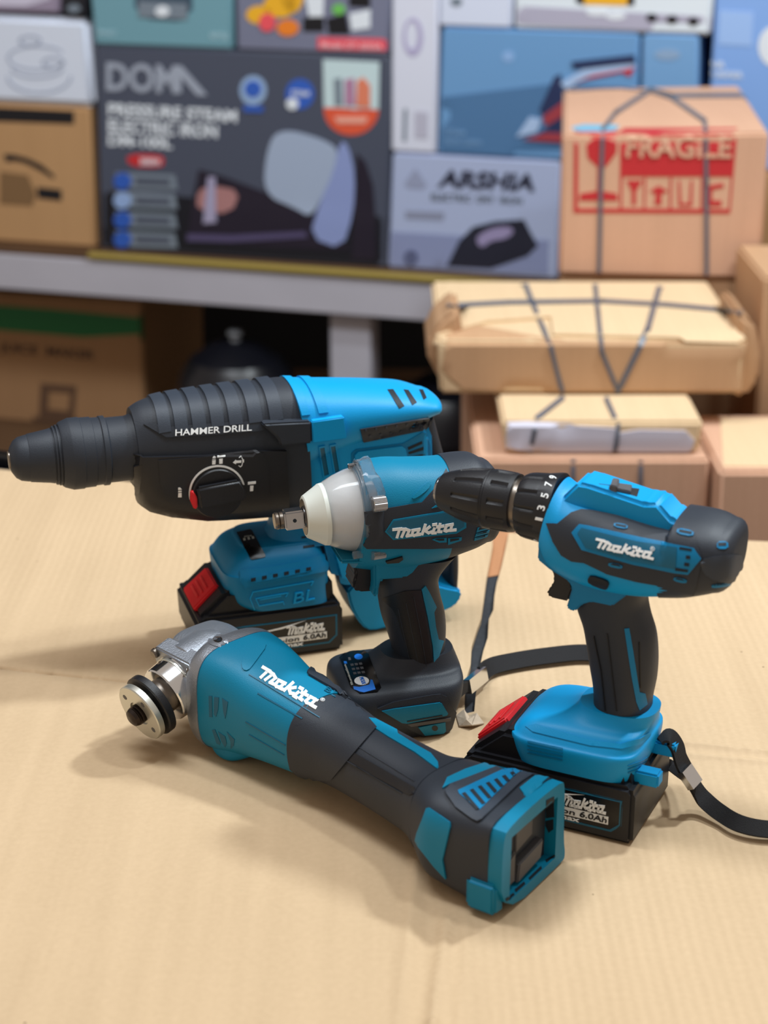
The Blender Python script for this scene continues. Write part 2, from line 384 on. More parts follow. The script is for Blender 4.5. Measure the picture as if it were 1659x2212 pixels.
# table under the cardboard
def world(pts, z): return [gz(x, y, z) for x, y in pts]
TB = mat('dark_mat', (42, 46, 52), .7, bump=1.2, bscale=140, var=.5, vscale=220)
tab = empty('table', (0, 1.0, -.75), 0, 'dark table hidden under the flattened cardboard, its black edge showing at the far left', 'table')
def tl(p): return V((p[0], p[1] - 1.0, p[2] + .75))
top = [(-.60, .45), (.60, .45), (.60, 1.335), (.33, 1.366), (.105, 1.372), (.075, 1.40), (-.20, 1.500), (-.60, 1.640)]
prism('tabletop', [tl((x, y, -.0036)) for x, y in top], (0, 0, -.03), TB, tab, .002)
prism('edge_strip', [tl((-.60, 1.6450, -.036)), tl((-.17, 1.4935, -.036)), tl((-.17, 1.5095, -.036)), tl((-.60, 1.661, -.036))], (0, 0, .044), BLKG, tab, .004)
for x, y in ((-.5, .55), (.5, .55), (-.5, 1.5), (.5, 1.25)): prism('leg', [tl((x - .02, y - .02, -.036)), tl((x + .02, y - .02, -.036)), tl((x + .02, y + .02, -.036)), tl((x - .02, y + .02, -.036))], (0, 0, -.714), BLKG, tab, .002)
# cardboard sheet with its torn slit
ZC = -.0003
outer = [(-260, 985), (0, 1013), (300, 1042), (640, 1086), (1062, 1143), (1066, 1180), (1058, 1215), (1052, 1250), (1044, 1300), (1038, 1340), (1034, 1360), (1022, 1400), (1014, 1440), (1008, 1470), (1006, 1500), (1000, 1532), (1008, 1540), (1022, 1536),
         (1028, 1500), (1033, 1462), (1040, 1440), (1043, 1410), (1051, 1380), (1056, 1340), (1064, 1320), (1067, 1290), (1076, 1262), (1081, 1230), (1091, 1190), (1099, 1150), (1300, 1156), (1480, 1162), (1659, 1169), (1900, 1178)]
wp = [gz(x, y, 0) for x, y in outer]; W2 = [(p.x, p.y) for p in wp]
jit = random.Random(3)
W2 = W2[:5] + [(x + jit.uniform(-.0012, .0012), y) for x, y in W2[5:29]] + W2[29:]
W2 += [(.55, .60), (.40, .50), (-.40, .50), (-.58, .60)]
v2, f2 = tri2d([W2], .012)
def seg(p, a, b):
    a, b = V(a), V(b); ab = b - a; t = max(0, min(1, (p - a).dot(ab) / ab.length_squared)); return (p - a - ab * t).length
def gp(x, y): q = gz(x, y, 0); return (q.x, q.y)
creases = [(gp(0, 1438), gp(110, 1452), -.0024, .0016), (gp(110, 1452), gp(290, 1472), -.0022, .0014), (gp(-250, 1420), gp(0, 1438), -.0024, .0016), (gp(1035, 1552), gp(1330, 1592), .0022, .003), (gp(1330, 1592), gp(1800, 1640), .0024, .003), (gp(1400, 1622), gp(1800, 1662), .0018, .003),
           (gp(966, 1990), gp(935, 2212), .0022, .0035), (gp(900, 1860), gp(850, 2300), .0018, .0040), (gp(935, 2212), gp(922, 2400), .0022, .0035), (gp(935, 1970), gp(895, 2300), -.0014, .0045), (gp(1010, 1990), gp(990, 2300), .0010, .0035)]
ridges = [(gp(1066, 1170), gp(1010, 1450), .0010, .010), (gp(1085, 1170), gp(1030, 1450), .0012, .009), (gp(1130, 1200), gp(1060, 1460), .0008, .01)]
fine = []
def zoff(x, y):
    p = V((x, y)); z = ZC
    for a, b, h, w_ in creases + ridges:
        dd = seg(p, a, b)
        if dd < w_ * 3: z += h * math.exp(-(dd / w_) ** 2)
    z -= .0006 * (.5 + .5 * math.sin(x * 31 + y * 9)) * (.5 + .5 * math.sin(y * 23 - x * 5))
    return z
# finer points along creases
extra = []
for a, b, h, w_ in creases + ridges:
    a, b = V(a), V(b); n = int((b - a).length / .006) + 1; nr = V((-(b - a).y, (b - a).x)).normalized()
    for i in range(n + 1):
        for k in (-2, -1, -.5, 0, .5, 1, 2):
            q = a + (b - a) * i / n + nr * k * w_
            if inside(q, W2) and min((q - V(w)).length for w in W2) > .002: extra.append(q)
loopn = []; b_ = []
for i in range(len(W2)):
    a, c = V(W2[i]), V(W2[(i + 1) % len(W2)]); n = max(1, int((c - a).length / .012)); b_ += [a + (c - a) * k / n for k in range(n)]
pts = b_ + [p for p in v2 if inside(p, W2) and min((p - q).length for q in b_) > .004] + extra
vv, _, ff, _, _, _ = delaunay_2d_cdt(pts, [(i, (i + 1) % len(b_)) for i in range(len(b_))], [], 0, 1e-5)
ff = [t for t in ff if inside(((vv[t[0]].x + vv[t[1]].x + vv[t[2]].x) / 3, (vv[t[0]].y + vv[t[1]].y + vv[t[2]].y) / 3), W2)]
NV = len(vv); tp_ = [V((p.x, p.y, zoff(p.x, p.y))) for p in vv]; bt = [V((p.x, p.y, min(-.0031, z.z - .0014))) for p, z in zip(vv, tp_)]
cnt = {}
for t in ff:
    for k in range(3): e = (t[k], t[(k + 1) % 3]); cnt.setdefault(tuple(sorted(e)), []).append(e)
fs = [tuple(t) for t in ff] + [tuple(NV + k for k in t[::-1]) for t in ff] + [(e[0][1], e[0][0], NV + e[0][0], NV + e[0][1]) for e in cnt.values() if len(e) == 1]
sheet = mk('cardboard_sheet', tp_ + bt, fs, CB, None, smooth=40); sheet['label'] = 'large flattened tan cardboard covering the table, creased, with a torn slit behind the tools'; sheet['category'] = 'cardboard'
# inner layer seen at the top of the slit, and the torn flap at its foot
CBI = cardboard('inner_cardboard', (176, 128, 92), 850, 'X', .04, .2, speck=False)
lay = prism('cardboard_strip', world([(1040, 1146), (1110, 1150), (1095, 1240), (1040, 1250)], -.0034), (0, 0, .0005), CBI, None, 0); lay['label'] = 'brown inner cardboard strip seen at the far end of the slit'; lay['category'] = 'cardboard'
tv = [gz(985, 1545, .0006), gz(1002, 1532, .004), gz(1012, 1545, .0015), gz(1030, 1540, .005), gz(1046, 1562, .0008), gz(1020, 1566, .0035), gz(992, 1568, .0008), gz(1008, 1555, .005)]
tf_ = [(0, 1, 7), (1, 2, 7), (2, 3, 5, 7), (3, 4, 5), (5, 6, 7), (6, 0, 7)]
NB = len(tv); torn = mk('torn_flap', tv + [p - V((0, 0, .0008)) for p in tv], tf_ + [tuple(NB + k for k in t[::-1]) for t in tf_] + [(a, b, NB + b, NB + a) for a, b in ((0, 6), (6, 5), (5, 4), (4, 3), (3, 2), (2, 1), (1, 0))], mat('torn_paper', (196, 178, 156), .85, bump=1., bscale=300, var=.3, vscale=120), sheet, smooth=0, label='ragged grey torn paper')
# ---------------------------------------------------------------- background boxes
YAW = math.radians(16); RN = V((math.sin(YAW), math.cos(YAW), 0)); RO = V((0, 2.85, 0))
ZS = -.1268
class Flat:
    """box front in a vertical plane; corners read from the photograph"""
    def __init__(s, name, px, m, depth, label, cat='box', group=None, o=RO, n=RN, bev=.004, zb=None, zt=None):
        s.o, s.n = o, n; P = [gy(x, y, o, n) for x, y in px]; s.P = P
        if zb is not None: P[2].z = P[3].z = zb
        if zt is not None: P[0].z = P[1].z = zt
        c = sum(P, V((0, 0, 0))) / 4; base = V((c.x, c.y, min(p.z for p in P))) + n * depth / 2
        s.base = base; s.e = empty(name, base, 0, label, cat, group)
        s.b = prism('body', [p - base for p in P], n * depth, m, s.e, bev, 3)
        s.tree = bvh([s.b])
    def u(s, px, py): return gy(px, py, s.o, s.n) - s.base
    def loc(s, P): return P - s.base
    def ink(s, name, polys, m, label=None, step=22, th=.0008, rnd=0, tree=None):
        V_ = []; F_ = []
        for L in polys:
            if rnd: L = chaikin(L, rnd)
            if isinstance(L[0][0], (tuple, list)): v, f = tri2d(L, step)
            else: v, f = tri2d([L], step)
            b = len(V_); V_ += [tuple(q) for q in v]; F_ += [tuple(b + i for i in t) for t in f]
        return drape(name, s, V_, F_, tree or s.tree, m, th, .0005, s.e, label)
    def txt(s, name, t, p0, p1, up, m, bold=.02, th=.0009, tree=None): return text(s, name, t, p0, p1, up, tree or s.tree, m, th, s.e, bold)
Flat.ldir = lambda s, d: d
def el(cx, cy, rx, ry, n=22, a0=0, a1=360): return [(cx + rx * math.cos(math.radians(a0 + (a1 - a0) * i / n)), cy + ry * math.sin(math.radians(a0 + (a1 - a0) * i / n))) for i in range(n + (0 if a1 - a0 == 360 else 1))]
def rgb(n, c, r=.45): return mat(n, c, r)
INK = rgb('black_ink', (22, 22, 28)); IW = rgb('white_ink', (225, 232, 240)); IG = rgb('grey_ink', (120, 132, 145)); IR = rgb('red_ink', (200, 45, 50)); IB = rgb('blue_ink', (50, 95, 190)); IO = rgb('orange_ink', (225, 90, 60))
KRAFT = cardboard('kraft_cardboard', (184, 146, 104), 700, 'X', .03, .1, speck=False)
# shelf board and rack
SHW = mat('painted_board', (182, 180, 190), .6, var=.12, vscale=6); GOLD = mat('gold_edge', (178, 158, 84), .45, .2); WOOD = mat('dark_wood', (92, 66, 44), .6, var=.25, vscale=10)
RA = V((math.cos(YAW), -math.sin(YAW), 0))
def rp(px, py, off=0.): return gy(px, py, RO - RN * off, RN)
shelf = empty('shelf', V((0, 2.85, -.75)), 0, 'long pale painted shelf board with a gold front edge, carrying the row of boxes', 'shelf')
so = V((0, 2.85, -.75))
def sbar(name, x0, x1, z0, z1, off, dep, m, bev): return prism(name, [RO + RA * x0 - RN * off + V((0, 0, z0)) - so, RO + RA * x1 - RN * off + V((0, 0, z0)) - so, RO + RA * x1 - RN * off + V((0, 0, z1)) - so, RO + RA * x0 - RN * off + V((0, 0, z1)) - so], RN * dep, m, shelf, bev)
sbar('board', -1.1, 1.1, -.142, -.1275, .02, .50, WOOD, .001)
sbar('edge_trim', -.52, 1.1, -.1375, -.128, .032, .012, GOLD, .002)
sbar('apron', -1.1, 1.1, -.205, -.1425, .025, .035, SHW, .002)
prism('post', [p - so for p in (rp(712, 640, .0), rp(800, 640, .0))] + [V((q.x, q.y, 0)) - V((so.x, so.y, 0)) for q in (rp(800, 640, .0), rp(712, 640, .0))], RN * .05, SHW, shelf, .002)
# 1 brown carton with arrow mark
b = Flat('carton', [(-120, 225), (194, 240), (206, 530), (-110, 512)], KRAFT, .3, 'brown carton with a black curved arrow mark at the left end of the shelf', 'box', zb=ZS, zt=.112)
b.ink('tape', [[(-118, 226), (160, 240), (160, 268), (-118, 258)]], INK, 'black tape strip')
b.ink('arrow_mark', [[(8, 333), (30, 334), (60, 342), (90, 356), (118, 380), (116, 386), (86, 368), (55, 352), (30, 347), (14, 350)]], INK)
b.ink('printed_label', [[(80, 404), (133, 410), (133, 434), (82, 428)]], INK); b.ink('printed_smudge', [[(0, 370), (60, 378), (78, 420), (70, 445), (0, 440)]], rgb('brown_ink', (128, 98, 66)))
# 2 white box with line drawing
b = Flat('box', [(-120, 28), (188, 42), (203, 226), (-120, 214)], mat('white_card', (214, 222, 238), .5), .3, 'white rounded box with a faint grey line drawing, on the brown carton', 'box', bev=.010, zb=.1125)
dr = []
for cx, cy, rx, ry, a0, a1 in ((65, 88, 22, 10, 0, 359), (80, 125, 62, 26, 20, 330), (80, 145, 56, 22, 10, 170), (85, 165, 68, 36, 0, 180), (115, 135, 22, 10, 0, 359)):
    e = el(cx, cy, rx, ry, 24, a0, a1); 
    for q in stroke(e, 4): dr.append(q)
b.ink('line_drawing', dr, rgb('pale_ink', (166, 176, 198)))
b = Flat('box', [(-120, -60), (128, -60), (128, 30), (-120, 22)], mat('mauve_card', (150, 138, 160), .5), .28, 'mauve and white box cut off by the top left corner of the picture', 'box'); b.ink('panel', [[(-100, -50), (108, -50), (108, 14), (-100, 10)]], rgb('pale_mauve', (205, 200, 220)), rnd=1)
b = Flat('box', [(132, -60), (186, -60), (188, 38), (132, 34)], mat('black_card', (28, 30, 38), .4), .28, 'narrow black box between the mauve box and the teal box', 'box'); b.ink('white_mark', [el(160, 18, 14, 9)], IG)
# 4 teal box
b = Flat('box', [(190, -70), (500, -70), (503, 104), (205, 96)], mat('teal_card', (112, 158, 172), .45), .3, 'dusty teal box with a grey appliance picture, on the dark iron box', 'box', zb=.2155)
b.ink('appliance_picture', [[(290, -60), (415, -60), (416, 48), (292, 40)]], rgb('slate_ink', (58, 78, 96)), rnd=1); b.ink('appliance_panel', [[(300, 2), (405, 8), (405, 42), (300, 36)]], IG, th=.002); b.ink('appliance_knob', [el(352, 24, 15, 12)], IW, th=.003)
b.txt('printed_text', 'SMART', (210, 74), (252, 77), (0, -10), rgb('pale_teal', (165, 200, 212))); b.txt('printed_text', 'KETTLE', (455, 82), (493, 84), (0, -12), rgb('pale_teal2', (175, 208, 218)))
# 5 grey box with fruit
b = Flat('box', [(508, -70), (846, -70), (840, 116), (512, 112)], mat('grey_card', (118, 122, 145), .45), .3, 'grey box with bright fruit picture and red strip, on the dark iron box', 'box', zb=.2155)
YEL = rgb('yellow_ink', (238, 178, 40)); ORG = rgb('orange2_ink', (236, 130, 40)); PNK = rgb('pink_ink', (235, 85, 95)); GRN = rgb('green_ink', (110, 190, 90))
b.ink('fruit_picture', [el(560, 32, 28, 20)], YEL, 'yellow fruit'); b.ink('fruit_picture', [el(605, 12, 36, 26)], YEL, 'yellow fruit'); b.ink('fruit_picture', [el(632, -12, 24, 40)], YEL, 'yellow fruit'); b.ink('fruit_picture', [el(622, 60, 24, 18)], ORG, 'orange fruit', th=.0016); b.ink('fruit_picture', [el(578, 48, 18, 20)], PNK, 'pink fruit', th=.0022)
b.ink('leaf_picture', [el(732, 20, 14, 12)], GRN, th=.0016); b.ink('jug_picture', [[(652, -50), (702, -50), (698, 36), (668, 36)]], IW, th=.0012); b.ink('cup_picture', [[(755, 30), (800, 20), (800, 60), (760, 66)]], IW, th=.0012); b.ink('blender_picture', [[(655, 38), (700, 36), (700, 68), (655, 68)], [(705, 40), (748, 30), (756, 74), (710, 74)], [(750, -60), (800, -60), (800, 16), (755, 14)]], INK, th=.001)
rs = b.ink('red_strip', [[(686, 80), (836, 84), (834, 110), (686, 106)]], rgb('rose_ink', (226, 75, 92))); b.txt('strip_text', 'Model: DT-2033A', (694, 103), (826, 107), (0, -14), rgb('pale_pink', (246, 190, 195)), tree=bvh([rs]))
# 6 dark steam iron box
DK = mat('charcoal_card', (74, 80, 97), .42)
b = Flat('box', [(206, 102), (846, 118), (838, 578), (218, 534)], DK, .32, 'large charcoal box printed with a steam iron and white capitals, centre of the shelf', 'box', zb=ZS, zt=.215)
b.ink('dark_base', [[(217, 412), (400, 425), (840, 470), (836, 572), (220, 530)]], rgb('near_black_ink', (20, 22, 32)))
tdk = bvh([b.b] + [c for c in b.e.children if c.name.startswith('dark_base')])
b.txt('brand_name', 'DOM', (230, 193), (385, 200), (0, -60), rgb('silver_ink', (160, 168, 184)), bold=.03); b.ink('brand_name', [[(372, 200), (372, 142), (392, 142), (448, 206), (426, 206), (392, 166), (392, 201)]], rgb('silver_ink2', (160, 168, 184)), th=.001)
for t_, x1, y0, hh_ in (('PRESSURE STEAM', 512, 248, 26), ('ELECTRIC IRON', 470, 284, 28), ('DM-100L', 372, 313, 24)): b.txt('product_text', t_, (234, y0), (x1, y0 + (x1 - 234) * .055), (0, -hh_), IW, bold=.03)
rp_ = b.ink('red_tag', [[(272, 332), (350, 334), (356, 348), (350, 362), (280, 360)]], IR, rnd=1); b.txt('tag_text', '3000W', (303, 355), (347, 357), (0, -14), IW, tree=bvh([rp_]))
b.ink('badge', [el(547, 195, 29, 32)], rgb('pale_blue_ink', (150, 178, 215)), 'pale blue round badge'); b.ink('badge', [el(547, 192, 18, 18), [(526, 228), (570, 230), (568, 242), (528, 241)]], IB, 'blue badge ring', th=.0018); b.ink('badge', [el(648, 203, 31, 33)], IB, 'solid blue round badge'); b.ink('badge', [el(632, 224, 13, 13)], IW, 'small white disc', th=.0018); b.txt('badge_text', 'STEAM', (630, 206), (668, 208), (0, -12), IW, th=.0014)
b.ink('shield_sticker', [[(698, 128), (820, 134), (818, 238), (700, 234)]], rgb('pale_green_ink', (198, 220, 224)), 'pale top of the sticker'); b.ink('shield_sticker', [[(700, 232), (818, 236)] + el(759, 236, 59, 56, 18, 5, 175)], IO, 'orange foot of the sticker'); 
b.ink('garment_picture', [[(722, 170), (738, 168), (740, 228), (724, 228)]], IG, th=.0018); b.ink('garment_picture', [[(745, 172), (766, 168), (768, 228), (745, 228)]], rgb('mauve_ink', (178, 130, 160)), th=.0018); b.ink('garment_picture', [[(772, 175), (785, 166), (800, 185), (800, 232), (770, 230)]], rgb('coral_ink', (225, 130, 100)), th=.0018)
b.ink('sticker_text', [[(722, 252), (796, 252), (790, 266), (730, 266)]], rgb('pale_orange', (238, 170, 150)), th=.0018)
for k in range(4):
    y = 372 + k * 42; f = b.ink('feature_box', [[(250, y), (378, y + 6), (384, y + 38), (252, y + 34)]], IG, tree=tdk, th=.0012); b.ink('feature_icon', [el(265, y + 19, 19, 18)], (IB, rgb('ice_ink', (150, 178, 225)), IB, IB)[k], th=.002, tree=bvh([f, b.b])); b.ink('feature_text', [[(292, y + 12), (366, y + 15), (368, y + 28), (294, y + 26)]], DK, th=.0006, tree=bvh([f]))
b.ink('iron_body_picture', [[(430, 366), (480, 380), (560, 410), (640, 440), (700, 490), (760, 540), (600, 535), (405, 520), (415, 440)], [(770, 330), (790, 350), (806, 400), (812, 480), (812, 560), (760, 560)]], rgb('violet_black', (34, 28, 44)), tree=tdk, th=.0012)
b.ink('steam_picture', [[(600, 275), (700, 300), (738, 330), (700, 420), (672, 470), (640, 450), (570, 420), (575, 330)]], rgb('mist_ink', (162, 177, 202)), tree=tdk, th=.0018, rnd=2)
b.ink('water_tank_picture', [[(735, 305), (752, 312), (768, 380), (764, 460), (740, 538), (670, 512), (690, 440), (722, 370)]], rgb('lavender_ink', (140, 155, 205)), tree=tdk, th=.0024, rnd=1)
b.ink('iron_trim_picture', [[(405, 505), (500, 508), (660, 500), (665, 512), (500, 522), (405, 520)]], rgb('purple_ink', (84, 76, 112)), tree=tdk, th=.0024); b.ink('steam_dial_picture', [[(428, 410), (460, 400), (520, 412), (500, 462), (425, 455)]], rgb('salmon_ink', (170, 122, 122)), tree=tdk, th=.002, rnd=1); b.ink('steam_handle_picture', [[(450, 382), (466, 382), (468, 480), (440, 482)]], rgb('pale_violet', (165, 160, 190)), tree=tdk, th=.003)
# 7 white upright box
b = Flat('box', [(847, -70), (948, -70), (942, 332), (845, 326)], mat('cream_card', (216, 220, 236), .5), .3, 'tall narrow white box standing between the charcoal box and the blue iron box', 'box', zb=.0645)
b.ink('product_picture', [[el(892, 80, 22, 42, 20), el(890, 76, 13, 30, 20)]], rgb('grey_violet', (176, 170, 205))); b.ink('printed_text', [[(872, 235), (880, 235), (878, 305), (870, 305)]], IG); b.ink('printed_text', [[(896, 240), (925, 242), (924, 300), (896, 298)]], rgb('pale_grey_ink', (186, 186, 204)))
# 8, 9 white boxes on top
b = Flat('box', [(950, -70), (1108, -70), (1106, 57), (948, 50)], mat('white_card2', (212, 220, 240), .5), .3, 'small white box with grey spot at the top, above the blue iron box', 'box', zb=.2625); b.ink('spot', [el(986, 4, 13, 10)], IG)
b = Flat('box', [(1114, -70), (1546, -70), (1534, 80), (1112, 58)], mat('white_card3', (222, 232, 240), .5), .3, 'wide white box with yellow pictures and three dark dots, above the blue boxes', 'box', zb=.2625)
b.ink('grey_band', [[(1114, 12), (1536, 36), (1534, 72), (1113, 52)]], rgb('band_ink', (176, 174, 194))); b.ink('product_picture', [[(1262, -50), (1358, -50), (1355, 12), (1262, 10)]], YEL); b.ink('dark_picture', [[(1244, -50), (1262, -50), (1262, 10), (1244, 6)], [(1356, -50), (1374, -50), (1370, 12), (1356, 12)]], INK); b.ink('dots', [el(1408, 38, 12, 9), el(1452, 42, 12, 9), el(1498, 46, 12, 9)], INK, th=.0016); b.ink('cups_picture', [el(1290, 26, 24, 9), el(1330, 34, 22, 9)], IW, th=.0016)
# 10 blue iron box
b = Flat('box', [(955, 58), (1382, 76), (1372, 360), (945, 330)], mat('sky_card', (108, 156, 204), .45), .3, 'sky blue box with a red and black iron picture, above the white iron box', 'box', zb=.0645, zt=.262)
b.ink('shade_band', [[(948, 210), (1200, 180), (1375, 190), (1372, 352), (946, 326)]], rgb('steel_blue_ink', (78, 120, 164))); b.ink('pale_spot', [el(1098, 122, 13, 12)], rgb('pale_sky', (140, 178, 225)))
tb_ = bvh([b.b] + [c for c in b.e.children if c.name.startswith('shade')])
b.ink('iron_body_picture', [[(1198, 165), (1212, 160), (1225, 280), (1225, 312), (1140, 305), (1190, 270), (1165, 238)]], rgb('navy_ink', (38, 50, 88)), tree=tb_, th=.0012); b.ink('iron_red_picture', [[(1172, 252), (1225, 212), (1235, 240), (1180, 272)], [(1130, 302), (1180, 286), (1230, 288), (1230, 308)]], rgb('brick_ink', (160, 60, 70)), tree=tb_, th=.0018); b.ink('iron_white_picture', [[(1115, 296), (1145, 252), (1170, 258), (1160, 285)], [(1210, 180), (1260, 150), (1370, 135), (1375, 145), (1270, 165), (1225, 192)]], rgb('pale_sky2', (170, 195, 230)), tree=tb_, th=.0018); b.ink('iron_red_picture', [[(1240, 180), (1280, 162), (1370, 146), (1384, 140), (1388, 168), (1360, 165), (1345, 155), (1270, 170)]], IR, tree=tb_, th=.0022)
b.ink('iron_body_picture', [[(1235, 133), (1370, 118), (1386, 130), (1388, 145), (1372, 135), (1240, 148)]], rgb('navy_ink2', (38, 50, 88)), th=.003)
b.txt('printed_text', 'STEAM', (962, 290), (1004, 293), (0, -12), rgb('pale_sky3', (120, 160, 200)), tree=tb_); b.txt('printed_text', 'IRON 2200W', (962, 310), (1042, 315), (0, -12), rgb('pale_sky4', (120, 160, 200)), tree=tb_)
b = Flat('box', [(1388, 78), (1510, 84), (1503, 380), (1380, 370)], mat('sky_card2', (118, 164, 210), .45), .3, 'narrow sky blue box behind the top of the FRAGILE carton', 'box', zb=.0645, zt=.262); b.ink('faded_print', [el(1442, 118, 28, 12)], rgb('sky_grey_ink', (140, 168, 200)))
b = Flat('box', [(1550, -70), (1760, -70), (1752, 400), (1522, 380)], mat('bright_sky_card', (132, 172, 232), .45), .3, 'bright blue box with pale print at the top right corner of the picture', 'box', zb=.0645); b.ink('pale_print', [[(1555, 22), (1628, 26), (1624, 100), (1552, 96)]], rgb('pale_bright', (156, 190, 240))); b.txt('printed_text', 'AIR', (1530, 145), (1566, 147), (0, -14), IW); b.txt('printed_text', 'PURIFIER', (1530, 166), (1605, 169), (0, -13), IW); b.ink('white_appliance_picture', [el(1672, 100, 34, 44)], IW)
# 13 white iron box
b = Flat('box', [(848, 332), (1212, 348), (1204, 598), (838, 578)], mat('ice_card', (172, 184, 216), .45), .32, 'white box with a black iron picture and dark brand letters, on the shelf', 'box', zb=ZS, zt=.064)
b.txt('brand_name', 'ARSHIA', (945, 402), (1155, 412), (8, -36), rgb('navy_ink3', (40, 42, 62)), bold=.04); b.txt('product_text', 'ELECTRIC  DRY  IRON', (932, 432), (1128, 441), (0, -15), rgb('olive_ink', (72, 80, 84)), bold=.01)
b.ink('emblem', [[(898, 362), (922, 398), (915, 408), (880, 405), (874, 395)], ], rgb('pale_grey2', (150, 158, 186))); b.ink('fine_print', [[(876, 455), (960, 458), (958, 476), (876, 472)]], rgb('pale_grey3', (140, 146, 170))); b.ink('lower_tint', [[(841, 500), (1205, 520), (1204, 594), (840, 574)]], rgb('dusk_ink', (138, 148, 186)))
tb_ = bvh([b.b] + [c for c in b.e.children if c.name.startswith('lower')])
b.ink('iron_picture', [[(965, 575), (992, 520), (1022, 490), (1070, 478), (1132, 474), (1145, 500), (1162, 530), (1140, 552), (1060, 580)]], rgb('iron_black', (34, 36, 52)), tree=tb_, th=.0012); b.ink('iron_handle_picture', [[(1030, 510), (1062, 492), (1100, 488), (1112, 500), (1095, 515), (1060, 520), (1045, 534), (1032, 528)]], rgb('lilac_ink', (150, 140, 178)), tree=tb_, th=.002, rnd=1); b.ink('round_mark', [[el(888, 556, 14, 15, 20), el(888, 556, 6, 7, 14)]], rgb('slate2', (70, 76, 110)), tree=tb_, th=.002)
# ---------------------------------------------------------------- under the shelf
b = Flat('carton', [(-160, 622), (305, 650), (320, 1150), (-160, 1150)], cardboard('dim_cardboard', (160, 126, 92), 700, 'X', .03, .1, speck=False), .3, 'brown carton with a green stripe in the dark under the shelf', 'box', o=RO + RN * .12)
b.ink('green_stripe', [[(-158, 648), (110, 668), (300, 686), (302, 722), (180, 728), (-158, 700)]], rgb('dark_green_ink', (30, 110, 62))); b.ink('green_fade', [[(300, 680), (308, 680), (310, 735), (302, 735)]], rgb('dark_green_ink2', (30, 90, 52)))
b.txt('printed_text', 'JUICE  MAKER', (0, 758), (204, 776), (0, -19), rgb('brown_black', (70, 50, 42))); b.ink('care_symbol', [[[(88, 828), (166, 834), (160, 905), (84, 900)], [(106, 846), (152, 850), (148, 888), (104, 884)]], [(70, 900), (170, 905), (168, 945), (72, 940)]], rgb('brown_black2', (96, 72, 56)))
BALL = mat('black_enamel', (16, 17, 24), .32)
def ball(px, py, r_, lab):
    c = gy(px, py, V((0, 2.95, 0)), V((0, 1, 0))); o_ = lathe('pot', (0, 0, -r_ * .9), (0, 0, 1), [(0, r_ * .3), (.004, r_ * .5), (r_ * .35, r_ * .85), (r_ * .8, r_), (r_ * 1.25, r_ * .9), (r_ * 1.5, r_ * .72), (r_ * 1.52, r_ * .66), (r_ * 1.72, r_ * .40), (r_ * 1.78, r_ * .1)], BALL, None); o_.location = (c.x, c.y, c.z); o_['label'] = lab; o_['category'] = 'pot'; pass
    lathe('lid_knob', (0, 0, r_ * .86), (0, 0, 1), [(0, .010), (.008, .008), (.014, .014), (.020, .012), (.022, .004)], mat('grey_knob', (120, 124, 130), .3), o_, N=24)
ball(512, 850, .11, 'dark rounded pot with a pale lid knob under the shelf, left of the white post'); ball(960, 915, .105, 'dark rounded pot in the shadow between the white post and the stacked cartons')
low = struct(simple_box('trim_1', -1.6, 1.6, 2.80, 3.5, -.52, -.50, WOOD))
# ---------------------------------------------------------------- strapped cartons at the right
KL = cardboard('light_kraft', (220, 190, 154), 650, 'X', .03, .1, speck=False); KP = cardboard('pink_kraft', (204, 164, 138), 650, 'X', .035, .12, speck=False); KI = cardboard('deep_kraft', (186, 150, 116), 650, 'X', .03, .1, speck=False)
STR = mat('grey_strapping', (92, 96, 108), .4)
def carton(name, front, y, depth, m, label, lid=None, group='strapped cartons at the right', yaw=0., zb=None, zt=None):
    n = V((math.sin(yaw), math.cos(yaw), 0)); b = Flat(name, front, m, depth, label, 'box', group, o=V((.3, y, 0)), n=n, bev=.004, zb=zb, zt=zt); return b
b = carton('carton', [(1216, 292), (1662, 286), (1642, 598), (1206, 590)], 2.19, .40, KP, 'tan carton marked FRAGILE in red, on top of the strapped stack', zb=.0235, yaw=math.radians(5.5))
dn = b.n
tp3 = bvh([b.b]); RF = rgb('fragile_red', (188, 44, 50))
def M4(*p): return [(1180 + .28874 * x, .28874 * y) for x, y in p]
frame = [M4((210, 990), (560, 985), (580, 960), (1430, 960), (1375, 1595), (205, 1590)), M4((240, 1000), (555, 1000), (550, 1560), (235, 1560)), M4((570, 1320), (1385, 1320), (1365, 1565), (565, 1560))]
b.ink('warning_print', [frame], RF)
b.ink('glass_symbol', [M4((290, 1000), (530, 1000), (525, 1140), (460, 1230), (425, 1260), (420, 1430), (530, 1450), (535, 1500), (250, 1500), (255, 1450), (380, 1430), (385, 1250), (310, 1180))], RF)
b.txt('fragile_text', 'FRAGILE', M4((595, 1172))[0], M4((1385, 1176))[0], (0, -47), KP, bold=.02, th=.0016, tree=bvh([c for c in b.e.children]))
b.ink('handling_symbols', [M4((600, 1350), (720, 1350), (690, 1400), (670, 1430), (670, 1530), (640, 1530), (640, 1430)), M4((730, 1330), (745, 1330), (740, 1560), (728, 1560)), M4((775, 1430), (840, 1390), (910, 1430), (860, 1450), (860, 1530), (810, 1530), (820, 1450)), M4((925, 1330), (940, 1330), (935, 1560), (920, 1560)), M4((985, 1350), (1000, 1350), (1010, 1520), (1070, 1520), (1080, 1350), (1095, 1350), (1090, 1540), (990, 1540)), M4((1160, 1330), (1175, 1330), (1170, 1560), (1155, 1560)), M4((1215, 1390), (1320, 1370), (1330, 1400), (1240, 1420), (1240, 1500), (1310, 1500), (1310, 1540), (1210, 1540))], RF)
b.ink('blue_tape', [M4((145, 965), (280, 935), (545, 940), (520, 975), (340, 1010), (240, 985))], rgb('blue_tape_ink', (120, 178, 208)), th=.0012)
def strap(b, pts, wd=.007, z=.0018, name='strap'):
    return None
